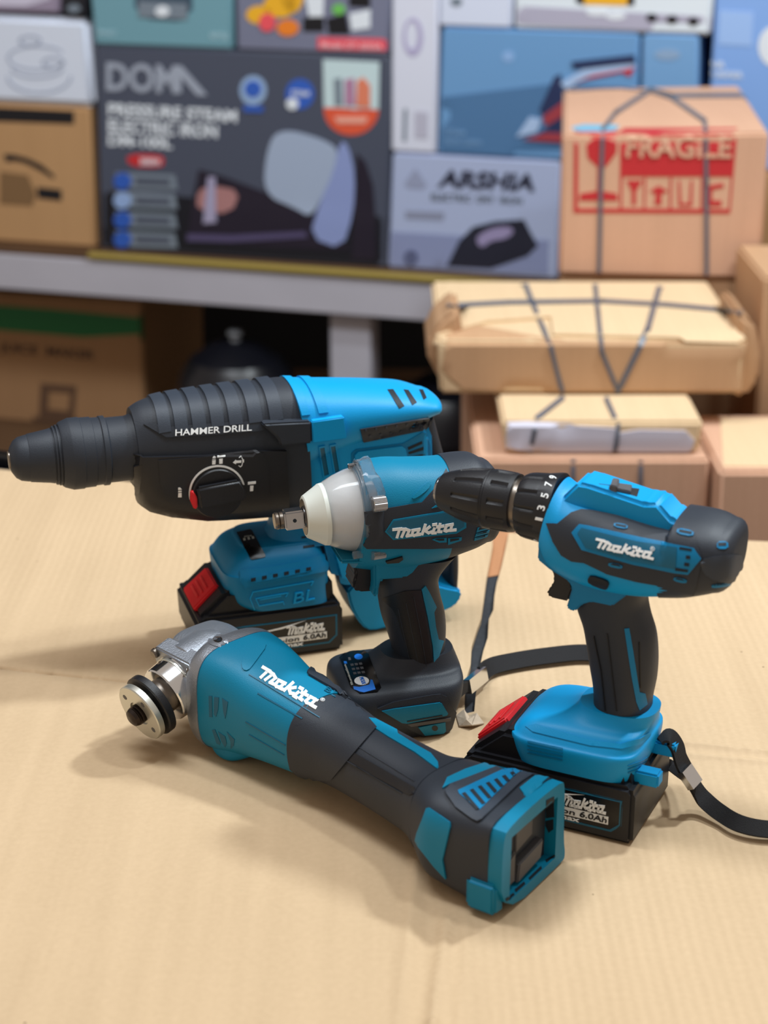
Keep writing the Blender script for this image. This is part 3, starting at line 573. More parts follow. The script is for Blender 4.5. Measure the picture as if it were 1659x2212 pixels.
def sfront(b, pts, name='strapping', wd=9):
    return b.ink(name, [q for q in stroke(pts, wd)], STR, th=.0022, tree=b.tree)
sfront(b, [(1302, 282), (1298, 400), (1294, 592)]); sfront(b, [(1524, 284), (1526, 400), (1526, 598)])
topz = lambda px, py: None
sfront(b, [(1302, 282), (1330, 245), (1405, 196)], wd=8); sfront(b, [(1405, 196), (1450, 212), (1522, 262), (1524, 284)], wd=8); sfront(b, [(1216, 196), (1330, 186), (1405, 196), (1450, 208), (1640, 207)], wd=8)
b2 = carton('carton', [(945, 745), (1615, 735), (1600, 862), (950, 838)], 1.90, .275, KL, 'long flat tan carton with bulging torn ends and crossed grey straps', zt=.021, zb=-.0405)
# lid flap lying over the front upper edge, bulging ends
fl = b2.ink('lid_flap', [[(975, 600), (1140, 592), (1190, 598), (1605, 605), (1632, 640), (1640, 740), (1195, 728), (1190, 690), (1050, 700), (1035, 705), (965, 725), (925, 745), (930, 690)]], KL, step=16, th=.004)
e1_ = b2.ink('front_panel', [[(968, 712), (1035, 706), (1190, 735), (1620, 742), (1600, 862), (1200, 850), (1000, 838), (955, 800)]], KI, step=16, th=.002)
def blob(b, name, px, y, sz, m):
    c = gy(px[0], px[1], V((0, y, 0)), V((0, 1, 0))) - b.base; vs, fs = Loft([(c - V((sz[0], 0, 0)), V((0, 0, sz[2])), V((0, sz[1], 0)), 2.2), (c, V((0, 0, sz[2])), V((0, sz[1], 0)), 2.4), (c + V((sz[0], 0, 0)), V((0, 0, sz[2])), V((0, sz[1], 0)), 2.2)]).mesh(32, 4, (sz[0] * .6, sz[0] * .6)); return mk(name, vs, fs, m, b.e)
prism('bent_end', [gy(x, y, V((0, 1.93, 0)), V((0, 1, 0))) - b2.base for x, y in ((990, 668), (955, 690), (926, 728), (918, 760), (935, 795), (955, 830), (1000, 840), (1000, 720))], (0, .10, 0), KI, b2.e, .006)
prism('bent_end', [gy(x, y, V((0, 1.93, 0)), V((0, 1, 0))) - b2.base for x, y in ((1596, 675), (1632, 700), (1645, 760), (1640, 820), (1612, 860), (1580, 855))], (0, .12, 0), KI, b2.e, .006)
b2.tree = bvh([c for c in b2.e.children])
sfront(b2, [(1128, 598), (1150, 655), (1190, 750), (1215, 850)], wd=9); sfront(b2, [(1284, 598), (1292, 680), (1300, 760), (1335, 845)], wd=9); sfront(b2, [(1430, 602), (1400, 710), (1335, 845)], wd=11); sfront(b2, [(970, 662), (1100, 655), (1300, 652), (1440, 660), (1600, 675)], wd=7)
b3 = carton('carton', [(1084, 912), (1520, 918), (1508, 988), (1092, 980)], 1.805, .34, KL, 'carton with a torn side showing white contents, under the long flat carton', zt=-.0415, zb=-.0785)
b3.ink('white_contents', [[(1096, 912), (1140, 910), (1230, 918), (1330, 925), (1325, 980), (1200, 978), (1094, 968)], [(1335, 935), (1380, 928), (1480, 930), (1500, 950), (1490, 985), (1335, 982)]], rgb('white_paper', (205, 202, 218)), th=.002)
b3.tree = bvh([c for c in b3.e.children]); sfront(b3, [(1215, 862), (1160, 905), (1145, 972)]); sfront(b3, [(1310, 864), (1335, 920), (1330, 980)])
b4 = carton('carton', [(1028, 980), (1535, 992), (1530, 1420), (1035, 1420)], 1.79, .38, KP, 'large carton at the bottom of the strapped stack, partly hidden by the drill', zt=-.0795, zb=-.75)
sfront(b4, [(1238, 998), (1236, 1150)]); sfront(b4, [(1384, 1000), (1382, 1150)])
b5 = carton('carton', [(1556, 1020), (1850, 1025), (1850, 1420), (1554, 1420)], 1.75, .19, KP, 'carton at the right edge of the picture, beside the strapped stack', group='cartons at the right edge', zt=-.079, zb=-.75)
b5.ink('lit_top_face', [[(1556, 905), (1850, 905), (1850, 1012), (1562, 1008)]], KL)  # no flap: lighter kraft paints the light falling on the carton's top
b6 = carton('carton', [(1650, 600), (1850, 600), (1850, 895), (1655, 895)], 2.0, .17, KI, 'dim carton behind the right end of the long flat carton', group='cartons at the right edge', zb=-.75)
b7 = carton('carton', [(1209, 620), (1600, 600), (1600, 980), (1209, 985)], 2.195, .4, KI, 'dim carton at the back of the strapped stack, holding up the FRAGILE carton', zt=.0228, zb=-.75, yaw=math.radians(5.5))
Flat('carton', [(1218, 360), (1720, 360), (1720, 600), (1214, 600)], KRAFT, .3, 'brown carton on the shelf mostly hidden behind the FRAGILE carton', 'box', zb=ZS, zt=.064)
# ---------------------------------------------------------------- shared battery
def battery(T, x0, x1, zt, xu, tree_only=False):
    zb = .0
    b = xprism(T, 'battery', [(x0 + .006, .0), (x0, .010), (x0 - .001, zt - .004), (x0 + .004, zt), (x1 - .003, zt), (x1, zt - .004), (x1, .0)], -.0375, .0375, BLK, .0035, 4)
    up = xprism(T, 'upper', [(x0 + .001, zt - .012), (x0 + .001, zt - .002), (x0 + .022, zt + .017), (x1 - .006, zt + .017), (x1 - .004, zt - .01)], -.0325, .0325, BLK, .0035, 4)
    join(b, [up])
    # red release button lying on the sloping front
    s = V((.021, 0, .019)).normalized(); n = V((-s.z, 0, s.x)); c = V((x0 + .0115, 0, zt + .0075)) + n * .0005
    def sl(a, y, h): return c + s * a + V((0, y, 0)) + n * h
    rb = prism('release_button', [sl(-.013, -.019, -.003), sl(.0115, -.017, -.003), sl(.0115, .017, -.003), sl(-.013, .019, -.003)], n * .0052, RED, b, .0012, label='red release button')
    hs = [prism('r', [sl(-.006 + k * .0045, -.011, .002), sl(-.004 + k * .0045, -.011, .002), sl(-.004 + k * .0045, .011, .002), sl(-.006 + k * .0045, .011, .002)], n * .0011, RED, b, .0004, 1) for k in range(3)]
    join(rb, hs)
    # printed side label
    tr = bvh([b]); q = lambda x, z: T.pr((x, -.0375, z))
    L = lambda pts: [q(x, z) for x, z in pts]
    yl = -.0375
    out = [(-.100, .0290), (-.0045, .0290), (-.0045, .0120), (-.0105, .0065), (-.100, .0065)]
    inn = [(-.0985, .0278), (-.0059, .0278), (-.0059, .0126), (-.0112, .0078), (-.0985, .0078)]
    lab = patch(T, 'label', L(out), tr, BLKG, .0002, .0003, 20, parent=b)
    tr2 = bvh([b, lab])
    patches(T, 'label_border', [[L(out), L(inn)]], tr2, BLUED, .0002, .0002, 20, parent=b)
    up_ = V(q(-.0395, .0238)) - V(q(-.041, .0178))
    text(T, 'brand_lettering', '', q(-.0415, .0178), q(-.0145, .0178), up_ * 1.12, tr2, WHT, .0002, parent=b, logo=True)
    lp = [L([(-.058, .0108), (-.0125, .0108), (-.0125, .0162), (-.056, .0162)]), L([(-.088, .0195), (-.0455, .0228), (-.028, .0272), (-.047, .0240)])]
    wp = patches(T, 'label_panel', lp, tr2, WHT, .0002, .0002, 20, parent=b)
    tr3 = bvh([b, lab, wp]); u1 = V(q(-.0275, .0157)) - V(q(-.028, .0118))
    text(T, 'capacity_lettering', '6.0Ah', q(-.0305, .0118), q(-.0135, .0118), u1, tr3, BLK, .0002, parent=b, bold=.02)
    text(T, 'chemistry_lettering', 'Li-ion', q(-.0525, .0118), q(-.0335, .0118), u1 * .9, tr3, BLK, .0002, parent=b, bold=.01)
    text(T, 'voltage_lettering', 'max', q(-.0440, .0078), q(-.0305, .0078), u1 * .8, tr2, WHT, .0002, parent=b, bold=.02)
    return b
# ================================================================ DRILL DRIVER
al = 25.5; a_ = math.radians(al); o = gz(1355, 1826); o = o + V((math.sin(a_), math.cos(a_), 0)) * .0375; o.z = 0
T = D = Tool('cordless_drill', o, al, 'black and blue cordless drill driver standing upright on its battery at the right', 'power drill')
ax = V((1, 0, 0)); AZ = .1895
def C4(*p): return [(920 + .4454 * x, 960 + .4454 * y) for x, y in p]
# body
secs = [pxsec(T, (1222, 1026), (1178, 1197), .0235, 2.1), pxsec(T, (1246, 1043), (1205, 1232), .0275, 2.3), pxsec(T, (1300, 1060), (1262, 1262), .0295, 2.6),
        pxsec(T, (1360, 1075), (1322, 1280), .0305, 2.8), pxsec(T, (1430, 1096), (1392, 1291), .0305, 2.8), pxsec(T, (1500, 1112), (1460, 1292), .0300, 2.8)]
hou, HL = loft(T, 'motor_housing', secs, BLUEL)
sc2 = [pxsec(T, (1480, 1083), (1440, 1294), .0306, 2.8), pxsec(T, (1525, 1090), (1488, 1294), .0305, 2.7), pxsec(T, (1556, 1099), (1526, 1289), .0295, 2.7), pxsec(T, (1578, 1111), (1556, 1283), .0275, 2.7)]
cap, _ = loft(T, 'rear_cap', sc2, RUB, dome=(0, .008))
# gear selector ridge
ridge = pprism(T, 'gear_ridge', [(1210, 1078), (1247, 1043), (1270, 1047), (1392, 1088), (1420, 1088), (1452, 1124), (1476, 1130), (1470, 1175), (1222, 1130)], -.0145, .0105, BLUEL, .0022, 3)
t0 = bvh([hou, ridge])
tr_ = bvh([ridge])
hp = lambda pts: [hitp(T, tr_, *q) for q in C4(*pts)]
sp = prism('selector_slot', [p - V((0, 0, .001)) for p in hp([(838, 190), (1036, 216), (1024, 254), (826, 214)])], (0, 0, .0013), BLK, T.e, .0003, 1)
gs = prism('gear_selector', [p for p in hp([(900, 198), (1000, 212), (992, 244), (888, 222)])], (0, 0, .0022), TERM, T.e, .0004, 2)
gs2 = prism('q', [p for p in hp([(905, 192), (938, 197), (926, 236), (893, 228)])], (0, 0, .0040), TERM, T.e, .0005, 2); join(gs, [gs2])
# chuck
def flute(i, s_, ph):
    m = .5 + .5 * math.cos(10 * ph); g = max(0, 1 - abs(m - 0) * 5); return -.0011 * g if .012 < s_ < .031 or .036 < s_ < .047 else 0
pf = [(0, .004), (0, .0095), (.001, .0108), (.005, .0126), (.010, .0142), (.012, .0148), (.0125, .015), (.018, .0164), (.024, .0174), (.030, .0181), (.031, .0181), (.0315, .0176), (.0325, .0176), (.033, .0181), (.036, .0182), (.0365, .0182), (.040, .0182), (.046, .018), (.047, .0178), (.049, .0174), (.0495, .010)]
CX = -.1395
lathe('chuck', (CX, 0, AZ), (1, 0, 0), pf, BLK, T.e, N=120, mod=flute)
lathe('chuck_collar', (CX + .049, 0, AZ), (1, 0, 0), [(0, .0155), (.004, .0155)], STEELD, T.e)
lathe('chuck_face', (CX - .0016, 0, AZ), (1, 0, 0), [(0, .003), (0, .0085), (.0015, .0095), (.003, .0095)], STEEL, T.e)
def rflute(i, s_, ph):
    return -.0011 * max(0, 1 - (.5 + .5 * math.cos(12 * ph)) * 9) if s_ < .014 else 0
ring = lathe('torque_ring', (CX + .0525, 0, AZ), (1, 0, 0), [(0, .0150), (.0005, .0178), (.003, .0192), (.006, .0198), (.012, .0204), (.0138, .0206), (.0142, .0206), (.022, .0222), (.0235, .0222), (.024, .019)], BLK, T.e, N=144, mod=rflute)
tr = bvh([ring])
for ch, cx, cy, wd, hh in (('1', 775, 1300, 55, 1), ('3', 820, 1080, 100, 1), ('5', 890, 835, 95, 1), ('7', 965, 612, 80, 1), ('9', 1052, 475, 55, 1)):
    c = V((1080 + .1085 * cx, 980 + .1085 * cy)); r = V((2.5, -8)).normalized() * wd * .1085; u_ = V((-16.2, -3.4)) * hh
    b0 = c - r / 2 - u_ / 2; text(T, 'torque_number', ch, b0, b0 + r, u_, tr, WHT, .0002, parent=ring, bold=.012)
patches(T, 'drill_symbol', [stroke([(1153.5, 1166), (1160, 1169)], 2.5)[0], stroke([(1161, 1170), (1167, 1173)], 2)[0]], tr, WHT, .0002, .0002, 6, parent=ring)
# handle
hs = [pxsec(T, (1236, 1250), (1420, 1250), .0205, 2.6), pxsec(T, (1244, 1300), (1405, 1290), .0195, 2.6), pxsec(T, (1257, 1343), (1409, 1325), .0190, 2.4), pxsec(T, (1265, 1385), (1422, 1372), .0188, 2.3),
      pxsec(T, (1272, 1430), (1426, 1420), .0186, 2.3), pxsec(T, (1279, 1472), (1423, 1468), .0186, 2.3), pxsec(T, (1281, 1508), (1414, 1512), .0186, 2.3), pxsec(T, (1280, 1540), (1412, 1545), .0190, 2.3)]
han, _ = loft(T, 'handle', hs, RUB, k=6)
g = pprism(T, 'trigger_housing', C4((545, 490), (540, 560), (600, 610), (650, 640), (690, 665), (708, 700), (680, 792), (690, 803), (722, 812), (755, 778), (800, 765), (902, 786), (1040, 682), (1180, 690), (1180, 600), (700, 500)), -.0215, .0215, BLUE, .005, 4)
trg = pprism(T, 'trigger', C4((598, 590), (613, 620), (620, 655), (612, 685), (588, 708), (582, 732), (600, 745), (690, 765), (715, 700), (700, 650), (640, 600)), -.011, .011, BLK, .004, 4)
t2 = bvh([hou, cap, g, han])
pad = patch(T, 'rubber_pad', C4((588, 382), (640, 385), (705, 335), (755, 320), (810, 327), (1000, 368), (1245, 420), (1250, 400), (1300, 420), (1340, 560), (1300, 725), (1180, 690), (1020, 662), (880, 625), (770, 572), (710, 565), (660, 535), (620, 470)), t2, RUB, .0014, .003, 7)
t3 = bvh([pad, hou, cap, g, han])
bd = patch(T, 'badge', C4((708, 428), (745, 388), (785, 395), (1050, 455), (1300, 503), (1335, 555), (1272, 630), (1205, 622), (1000, 580), (757, 510)), t3, BLUE, .0010, .001, 7)
t4 = bvh([bd, pad])
b2 = patch(T, 'badge_face', C4((735, 430), (755, 405), (1020, 470), (1218, 500), (1210, 605), (1000, 565), (775, 500)), t4, BLUED, .0004, .0006, 7, parent=bd)
t5 = bvh([bd, b2])
text(T, 'brand_lettering', '', (1260 + .1206 * 262, 1120 + .1206 * 520), (1260 + .1206 * 1245, 1120 + .1206 * 732), (.1206 * 70, -.1206 * 147), t5, WHT, .0003, parent=bd, logo=True)
text(T, 'trademark_symbol', '®', (1404, 1189.5), (1413.5, 1191.5), (1.5, -9.5), t5, WHT, .0003, parent=bd)
patches(T, 'badge_vent', [C4((1232, 497), (1290, 507), (1288, 518), (1228, 508)), C4((1262, 538), (1282, 540), (1282, 556), (1260, 554)), C4((1255, 572), (1278, 576), (1276, 592), (1252, 588)), C4((1212, 598), (1272, 608), (1270, 620), (1208, 612))], t5, DARK, .0003, .0003, 6, parent=bd)
t6 = bvh([pad, cap, hou])
rims = [((1258, 428), 82, 28, 11), ((945, 397), 68, 22, 11), ((920, 587), 68, 20, 12), ((1234, 657), 64, 20, 12), ((1437, 490), 52, 36, -2), ((1430, 682), 88, 15, -6)]
for (cx, cy), w_, h_, an in rims:
    A = math.radians(an); R = lambda sx, sy, k=1: (920 + .4454 * (cx + math.cos(A) * sx * w_ / 2 * k - math.sin(A) * sy * h_ / 2 * k), 960 + .4454 * (cy + math.sin(A) * sx * w_ / 2 * k + math.cos(A) * sy * h_ / 2 * k))
    vr = patch(T, 'vent_rim', [R(-1, -1), R(1, -1), R(1, 1), R(-1, 1)], t6, BLUE, .0007, .001, 6, rnd=1)
    patch(T, 'vent_opening', [R(-.75, -.75), R(.75, -.75), R(.75, .1), R(-.75, .1)], bvh([vr]), DARK, .0002, .0004, 6, parent=vr)
patch(T, 'worn_panel', C4((1330, 560), (1400, 540), (1520, 530), (1535, 560), (1530, 640), (1500, 680), (1400, 660), (1340, 620)), t6, RUBL, .0008, .001, 7, rnd=1)
t7 = bvh([g, hou, pad])
patch(T, 'direction_button', C4((800, 630), (880, 655), (892, 672), (885, 692), (868, 697), (795, 668), (788, 650)), t7, BLK, .0016, .001, 6, rnd=1)
t8 = bvh([han])
patch(T, 'grip_insert', C4((962, 893), (985, 890), (1005, 1000), (1020, 1100), (1035, 1200), (1062, 1208), (1072, 1258), (1035, 1288), (1020, 1250), (998, 1130), (978, 1000)), t8, BLUE, .0006, .001, 7)
patches(T, 'grip_rib', [stroke(C4((815, 930), (850, 1100), (870, 1290)), 2.2)[0], stroke(C4((850, 1100), (870, 1290)), 2.2)[0], stroke(C4((815, 930), (850, 1100)), 2.2)[0], stroke(C4((880, 920), (925, 1290)), 2.2)[0], stroke(C4((1035, 960), (1040, 1180)), 2)[0]], t8, BLK, .0007, .0005, 7)
# foot and battery
foot, FL = loft(T, 'battery_foot', [zsec(.038, -.076, -.002, .0365, 5), zsec(.046, -.079, .000, .0375, 5), zsec(.0535, -.081, .0005, .0375, 5), zsec(.0555, -.079, -.001, .0355, 5), zsec(.060, -.075, -.001, .032, 5), zsec(.0635, -.068, .000, .0285, 5), zsec(.066, -.054, .0015, .0235, 3), zsec(.070, -.046, .003, .0205, 2.5), zsec(.0735, -.044, .0035, .0195, 2.5)], BLUEL, k=4)
tf = bvh([foot])
def C8(*p): return [(1000 + .3972 * x, 1400 + .3972 * y) for x, y in p]
patch(T, 'foot_ledge', C8((340, 425), (400, 415), (700, 500), (860, 520), (960, 490), (1010, 455), (1020, 470), (965, 520), (860, 548), (690, 530), (380, 455)), tf, BLUEL, .0007, .0006, 7)
patches(T, 'foot_rib', [stroke(C8((355, 508 + k * 20), (540, 548 + k * 20)), 3)[0] for k in range(4)], tf, BLUE, .0006, .0005, 7)
patches(T, 'foot_edge', [stroke(C8((900, 640 + k * 18), (1010, 600 + k * 18)), 3)[0] for k in range(3)], tf, BLUE, .0006, .0005, 7)
bat = battery(T, -.106, .0025, .038, -.08)
# strap lugs and wrist strap
lug = box('strap_lug', -.006, .0125, -.024, -.014, .034, .043, BLUEL, T.e, .0012)
lug2 = box('strap_lug', -.006, .0125, .010, .020, .037, .046, BLUEL, T.e, .0012)
def at(px, py, z): return T.loc(gz(px, py, z))
P = [at(1425, 1600, .047), at(1445, 1592, .049), at(1462, 1612, .043), at(1470, 1640, .035), at(1482, 1664, .026)]
sd = V((0, 1, .2))
strap = ribbon('wrist_strap', [(p, T.ldir(V((.6, .75, .25)))) for p in spline(P)], .0115, .0018, WEB, T.e)
P2 = [at(1442, 1652, .016), at(1452, 1655, .014), at(1470, 1668, .018), at(1482, 1676, .023)]
P3 = [at(1498, 1692, .019), at(1520, 1725, .010), at(1555, 1755, .0065), at(1600, 1780, .0065), at(1665, 1792, .0065), at(1760, 1790, .0065)]
s2 = ribbon('w2', [(p, T.ldir(V((.6, .75, .25)))) for p in spline(P2)], .0075, .0016, WEB, T.e)
s3 = ribbon('w3', [(p, T.ldir(V((.25, .85, .7)))) for p in spline(P3)], .0105, .002, WEB, T.e); join(strap, [s2, s3])
P4 = [at(1478, 1660, .030), at(1502, 1696, .020)]
ribbon('strap_clip', [(p, T.ldir(V((.7, .7, .2)))) for p in spline(P4, 2)], .0098, .0052, CHROME, strap, label='shiny metal strap clip')
# ================================================================ ROTARY HAMMER
al = -17.5; a_ = math.radians(al); o = gz(742, 1402); o = o + V((math.sin(a_), math.cos(a_), 0)) * .0375; o.z = 0
T = H = Tool('hammer_drill', o, al, 'large blue and black hammer drill with a long ribbed black nose, at the back', 'hammer drill')
def C1(*p): return [(.3737 * x, 780 + .3737 * y) for x, y in p]
def C2(*p): return [(560 + .3255 * x, 780 + .3255 * y) for x, y in p]
def Z1(*p): return [(380 + .2411 * x, 1100 + .2411 * y) for x, y in p]
# nose: turned sleeve, centres and radii in photo pixels
P0 = T.u(27, 993); P1 = T.u(275, 968); d = (P1 - P0).normalized(); LN = (P1 - P0).length
def rr(px): return px / 3.13 / 1000
nose = [(0, 12), (0, 21), (2, 27), (10, 40), (20, 47), (34, 50), (38, 50.5), (40, 52), (80, 58), (88, 60), (88.5, 57.5), (91, 58), (91.5, 63), (94.5, 64), (95, 60), (97.5, 60.5), (98, 65.5), (101, 66), (101.5, 62.5), (104, 63), (104.5, 68), (109, 71.5), (124, 77), (126, 78), (148, 78), (149, 76.5), (172, 76), (173, 74), (185, 73.5), (189, 73.5), (191, 76), (201, 76), (204, 71), (245, 71), (252, 73), (262, 76), (276, 77), (280, 70)]
L0 = [(s_ / 3.05 / 1000, rr(r_)) for s_, r_ in nose]
lathe('chuck_sleeve', P0 - d * .002, d, L0, RUB, T.e, N=96)
lathe('chuck_bore', P0 - d * .0028, d, [(0, .0035), (0, .0062), (.002, .0066)], STEELD, T.e)
secs = [pxsec(T, (280, 879), (296, 1054), .0262, 2.0), pxsec(T, (300, 866), (312, 1088), .028, 2.2), pxsec(T, (335, 853), (345, 1100), .0300, 2.5), pxsec(T, (374, 845), (384, 1108), .0310, 2.6), pxsec(T, (440, 834), (452, 1114), .032, 2.7),
        pxsec(T, (520, 823), (534, 1112), .033, 2.7), pxsec(T, (600, 812), (618, 1105), .0335, 2.7), pxsec(T, (634, 811), (654, 1102), .0335, 2.7)]
fr, FR = loft(T, 'gear_housing', secs, RUB, k=8)
# raised ribs over the barrel
XS = [280, 300, 335, 374, 440, 520, 600, 634]
def tpx(x):
    i = max(j for j in range(7) if XS[j] <= x); return i + (x - XS[i]) / (XS[i + 1] - XS[i])
for x_ in (326, 362, 399, 436, 474, 514, 555):
    vs, fs = FR.band(tpx(x_), tpx(x_ + 27), .17 * math.pi, .83 * math.pi, -.001, .0015, 3, 30)
    mk('grip_rib', vs, fs, RUBL, T.e)
t0 = bvh([fr])
lo = patch(T, 'gearbox_cover', C1((800, 530), (830, 548), (1180, 540), (1500, 512), (1650, 512), (1668, 868), (1560, 870), (1400, 882), (1200, 890), (1000, 868), (880, 838), (810, 790), (780, 700)), t0, BLK, .0045, .002, 8)
hi = patch(T, 'text_band', C1((830, 365), (960, 440), (1200, 430), (1480, 405), (1560, 395), (1540, 370), (1480, 345), (1300, 355), (980, 380), (940, 370)), t0, RUB, .0012, .002, 8)
t1_ = bvh([fr, lo, hi])
fp = patch(T, 'dial_plate', C1((915, 572), (1180, 552), (1480, 520), (1525, 535), (1548, 590), (1565, 850), (1400, 872), (1200, 880), (1020, 850), (960, 800), (925, 700)), bvh([lo]), BLK, .0010, .001, 8)
text(T, 'tool_lettering', 'HAMMER DRILL', (378.5, 941.5), (543.5, 930), (.5, -14.5), t1_, WHT, .0004, parent=hi, bold=.010)
t2 = bvh([fp, lo])
def Q(*p): return [(380 + .12055 * x, 960 + .12055 * y) for x, y in p]
arc = []; N_ = 26
ctr = T.u(380 + .12055 * 735, 960 + .12055 * 850, -.034)
cpx = (735, 850)
outr = []; innr = []
for i in range(N_ + 1):
    A = math.pi * (1.07 - 1.0 * i / N_); sx, sy = 506, 480
    outr.append((cpx[0] + sx * math.cos(A), cpx[1] - sy * math.sin(A) - 30 * math.cos(A) * .9)); innr.append((cpx[0] + (sx - 34) * math.cos(A), cpx[1] - (sy - 34) * math.sin(A) - 30 * math.cos(A) * .9))
patch(T, 'dial_scale', Q(*(outr + innr[::-1])), t2, WHT, .0003, .0003, 7, parent=fp, label='white printed arc')
hitp = t2.ray_cast(CAM, ray(380 + .12055 * 745, 960 + .12055 * 870)); hc = T.loc(hitp[0]); nn = V((0, -1, 0))
dial = lathe('mode_dial', hc + V((0, .002, 0)), (0, -1, 0), [(0, .0182), (.0035, .0180), (.0045, .0172)], BLK, T.e, label='round mode selector')
pa = lambda px, py, y: T.u(380 + .12055 * px, 960 + .12055 * py, y)
yk = hc.y - .0028
prism('dial_grip', [pa(350, 745, yk), pa(1120, 600, yk), pa(1215, 735, yk), pa(1235, 960, yk), pa(400, 1130, yk), pa(380, 950, yk)], (0, -.006, 0), BLK, dial, .0018)
prism('dial_pointer', [pa(250, 805, yk), pa(290, 800, yk), pa(365, 925, yk), pa(370, 1115, yk), pa(310, 1135, yk), pa(240, 980, yk)], (0, -.004, 0), RED, dial, .0008, label='red pointer')
def hx(x, y): return [(x, y)]
ic = [Q((650, 285), (712, 278), (706, 355), (648, 360)), Q((652, 262), (710, 252), (708, 262), (652, 272)), Q((655, 235), (685, 205), (712, 225), (712, 235), (655, 245)),
      Q((740, 205), (885, 190), (885, 220), (740, 236)), Q((775, 258), (838, 252), (835, 342), (775, 348)),
      Q((1020, 325), (1075, 272), (1075, 290), (1170, 284), (1170, 326), (1075, 334), (1075, 355)), Q((1200, 270), (1218, 268), (1218, 320), (1200, 322)),
      Q((1288, 672), (1432, 658), (1432, 702), (1288, 720)), Q((1328, 740), (1388, 735), (1382, 832), (1326, 836)),
      Q((42, 870), (102, 864), (102, 945), (38, 945)), Q((40, 832), (102, 826), (102, 848), (40, 856)), Q((40, 775), (75, 770), (102, 800), (102, 808), (40, 815))]
for st_ in stroke([(1135, 235), (1165, 208), (1192, 260), (1196, 320), (1180, 380), (1155, 402), (1125, 380)], 12): ic.append(Q(*st_))
ic2 = [ic[:5], ic[5:7] + ic[12:], ic[7:9], ic[9:12]]
for q in ic2: patches(T, 'mode_symbol', q, t2, WHT, .0003, .0003, 7, parent=fp)
# motor hood
hs = [pxsec(T, (616, 811), (650, 1010), .0350, 2.3), pxsec(T, (672, 811), (700, 985), .0345, 2.3), pxsec(T, (740, 811), (760, 962), .0340, 2.3), pxsec(T, (810, 812), (825, 938), .0335, 2.3), pxsec(T, (872, 816), (880, 918), .0315, 2.3), pxsec(T, (915, 828), (922, 900), .027, 2.2)]
hood, HO = loft(T, 'motor_hood', hs, BLUEL, dome=(0, .009), k=6)
for a0, a1 in ((.02, .42), (.72, 1.05)):
    vs, fs = HO.band(a0, a1, .14 * math.pi, .86 * math.pi, -.001, .0011, 3, 30); mk('hood_band', vs, fs, BLUEL, T.e)
col = pprism(T, 'rear_housing', [(640, 1000), (650, 920), (700, 930), (780, 925), (925, 898), (938, 930), (940, 1010), (925, 1090), (900, 1130), (880, 1230), (820, 1275), (765, 1275), (725, 1262), (712, 1215), (700, 1160), (640, 1105)], -.028, .026, BLUEL, .006, 4)
t3 = bvh([hood, col])
patches(T, 'hood_vent', [C2((850, 190), (888, 188), (962, 298), (928, 316)), C2((958, 190), (990, 194), (1045, 275), (1015, 293)), C2((1060, 190), (1086, 190), (1110, 245), (1090, 258))], t3, DARK, .0004, .0004, 7)
strip = patch(T, 'rear_grip_pad', C2((668, 450), (1120, 372), (1140, 420), (1100, 455), (690, 538)), t3, RUB, .0014, .001, 7)
dots = []
for k in range(7):
    for cx, cy in ((708 + k * 68, 462 - k * 10), (736 + k * 68, 496 - k * 10)):
        if cx < 1100: dots.append(C2(*[(cx + 8 * math.cos(q), cy + 8 * math.sin(q)) for q in [i * math.pi / 3 for i in range(6)]]))
patches(T, 'grip_dots', dots, bvh([strip]), RUBL, .0006, .0003, 6, parent=strip)
rc = patch(T, 'side_panel', C2((612, 610), (640, 585), (955, 545), (1085, 470), (1108, 478), (1135, 560), (1140, 640), (1100, 640), (1060, 660), (760, 680), (612, 680)), t3, BLUE, .0006, .001, 8)
rc2 = patch(T, 'inner_panel', C2((632, 625), (655, 600), (945, 562), (968, 580), (982, 640), (960, 660), (640, 690)), bvh([rc, col]), BLUEL, .0012, .001, 8, parent=rc)
patches(T, 'side_vent', [C2((985, 572), (1080, 530), (1082, 548), (990, 590)), C2((988, 605), (1090, 568), (1090, 590), (995, 618)), C2((1010, 632), (1095, 615), (1098, 628), (1040, 640))], bvh([rc, rc2, col]), DARK, .0003, .0003, 7)
for x_ in (0, 72):
    vr = patch(T, 'vent_rim', C2((392 + x_, 565 - x_ * .15), (436 + x_, 557 - x_ * .15), (470 + x_ * .95, 760 - x_ * .3), (425 + x_, 775 - x_ * .3)), t3, BLUEL, .0010, .0006, 7, holes=[C2((400 + x_, 575 - x_ * .15), (430 + x_, 568 - x_ * .15), (462 + x_ * .95, 750 - x_ * .3), (430 + x_, 762 - x_ * .3))])
    patch(T, 'vent_opening', C2((400 + x_, 575 - x_ * .15), (430 + x_, 568 - x_ * .15), (462 + x_ * .95, 750 - x_ * .3), (430 + x_, 762 - x_ * .3)), t3, BLUED, .0002, .0004, 7, parent=vr)  # flat patch, the slot's inner shade is put into the deeper blue
# depth gauge tunnel
pprism(T, 'gauge_tunnel', [(566, 917), (585, 915), (674, 911), (676, 958), (606, 965), (600, 948)], -.0385, -.02, RUB, .0015)
pprism(T, 'gauge_tunnel', [(674, 911), (744, 901), (750, 944), (748, 948), (676, 958)], -.0385, -.02, BLUEL, .0015, label='blue end of the gauge tunnel')
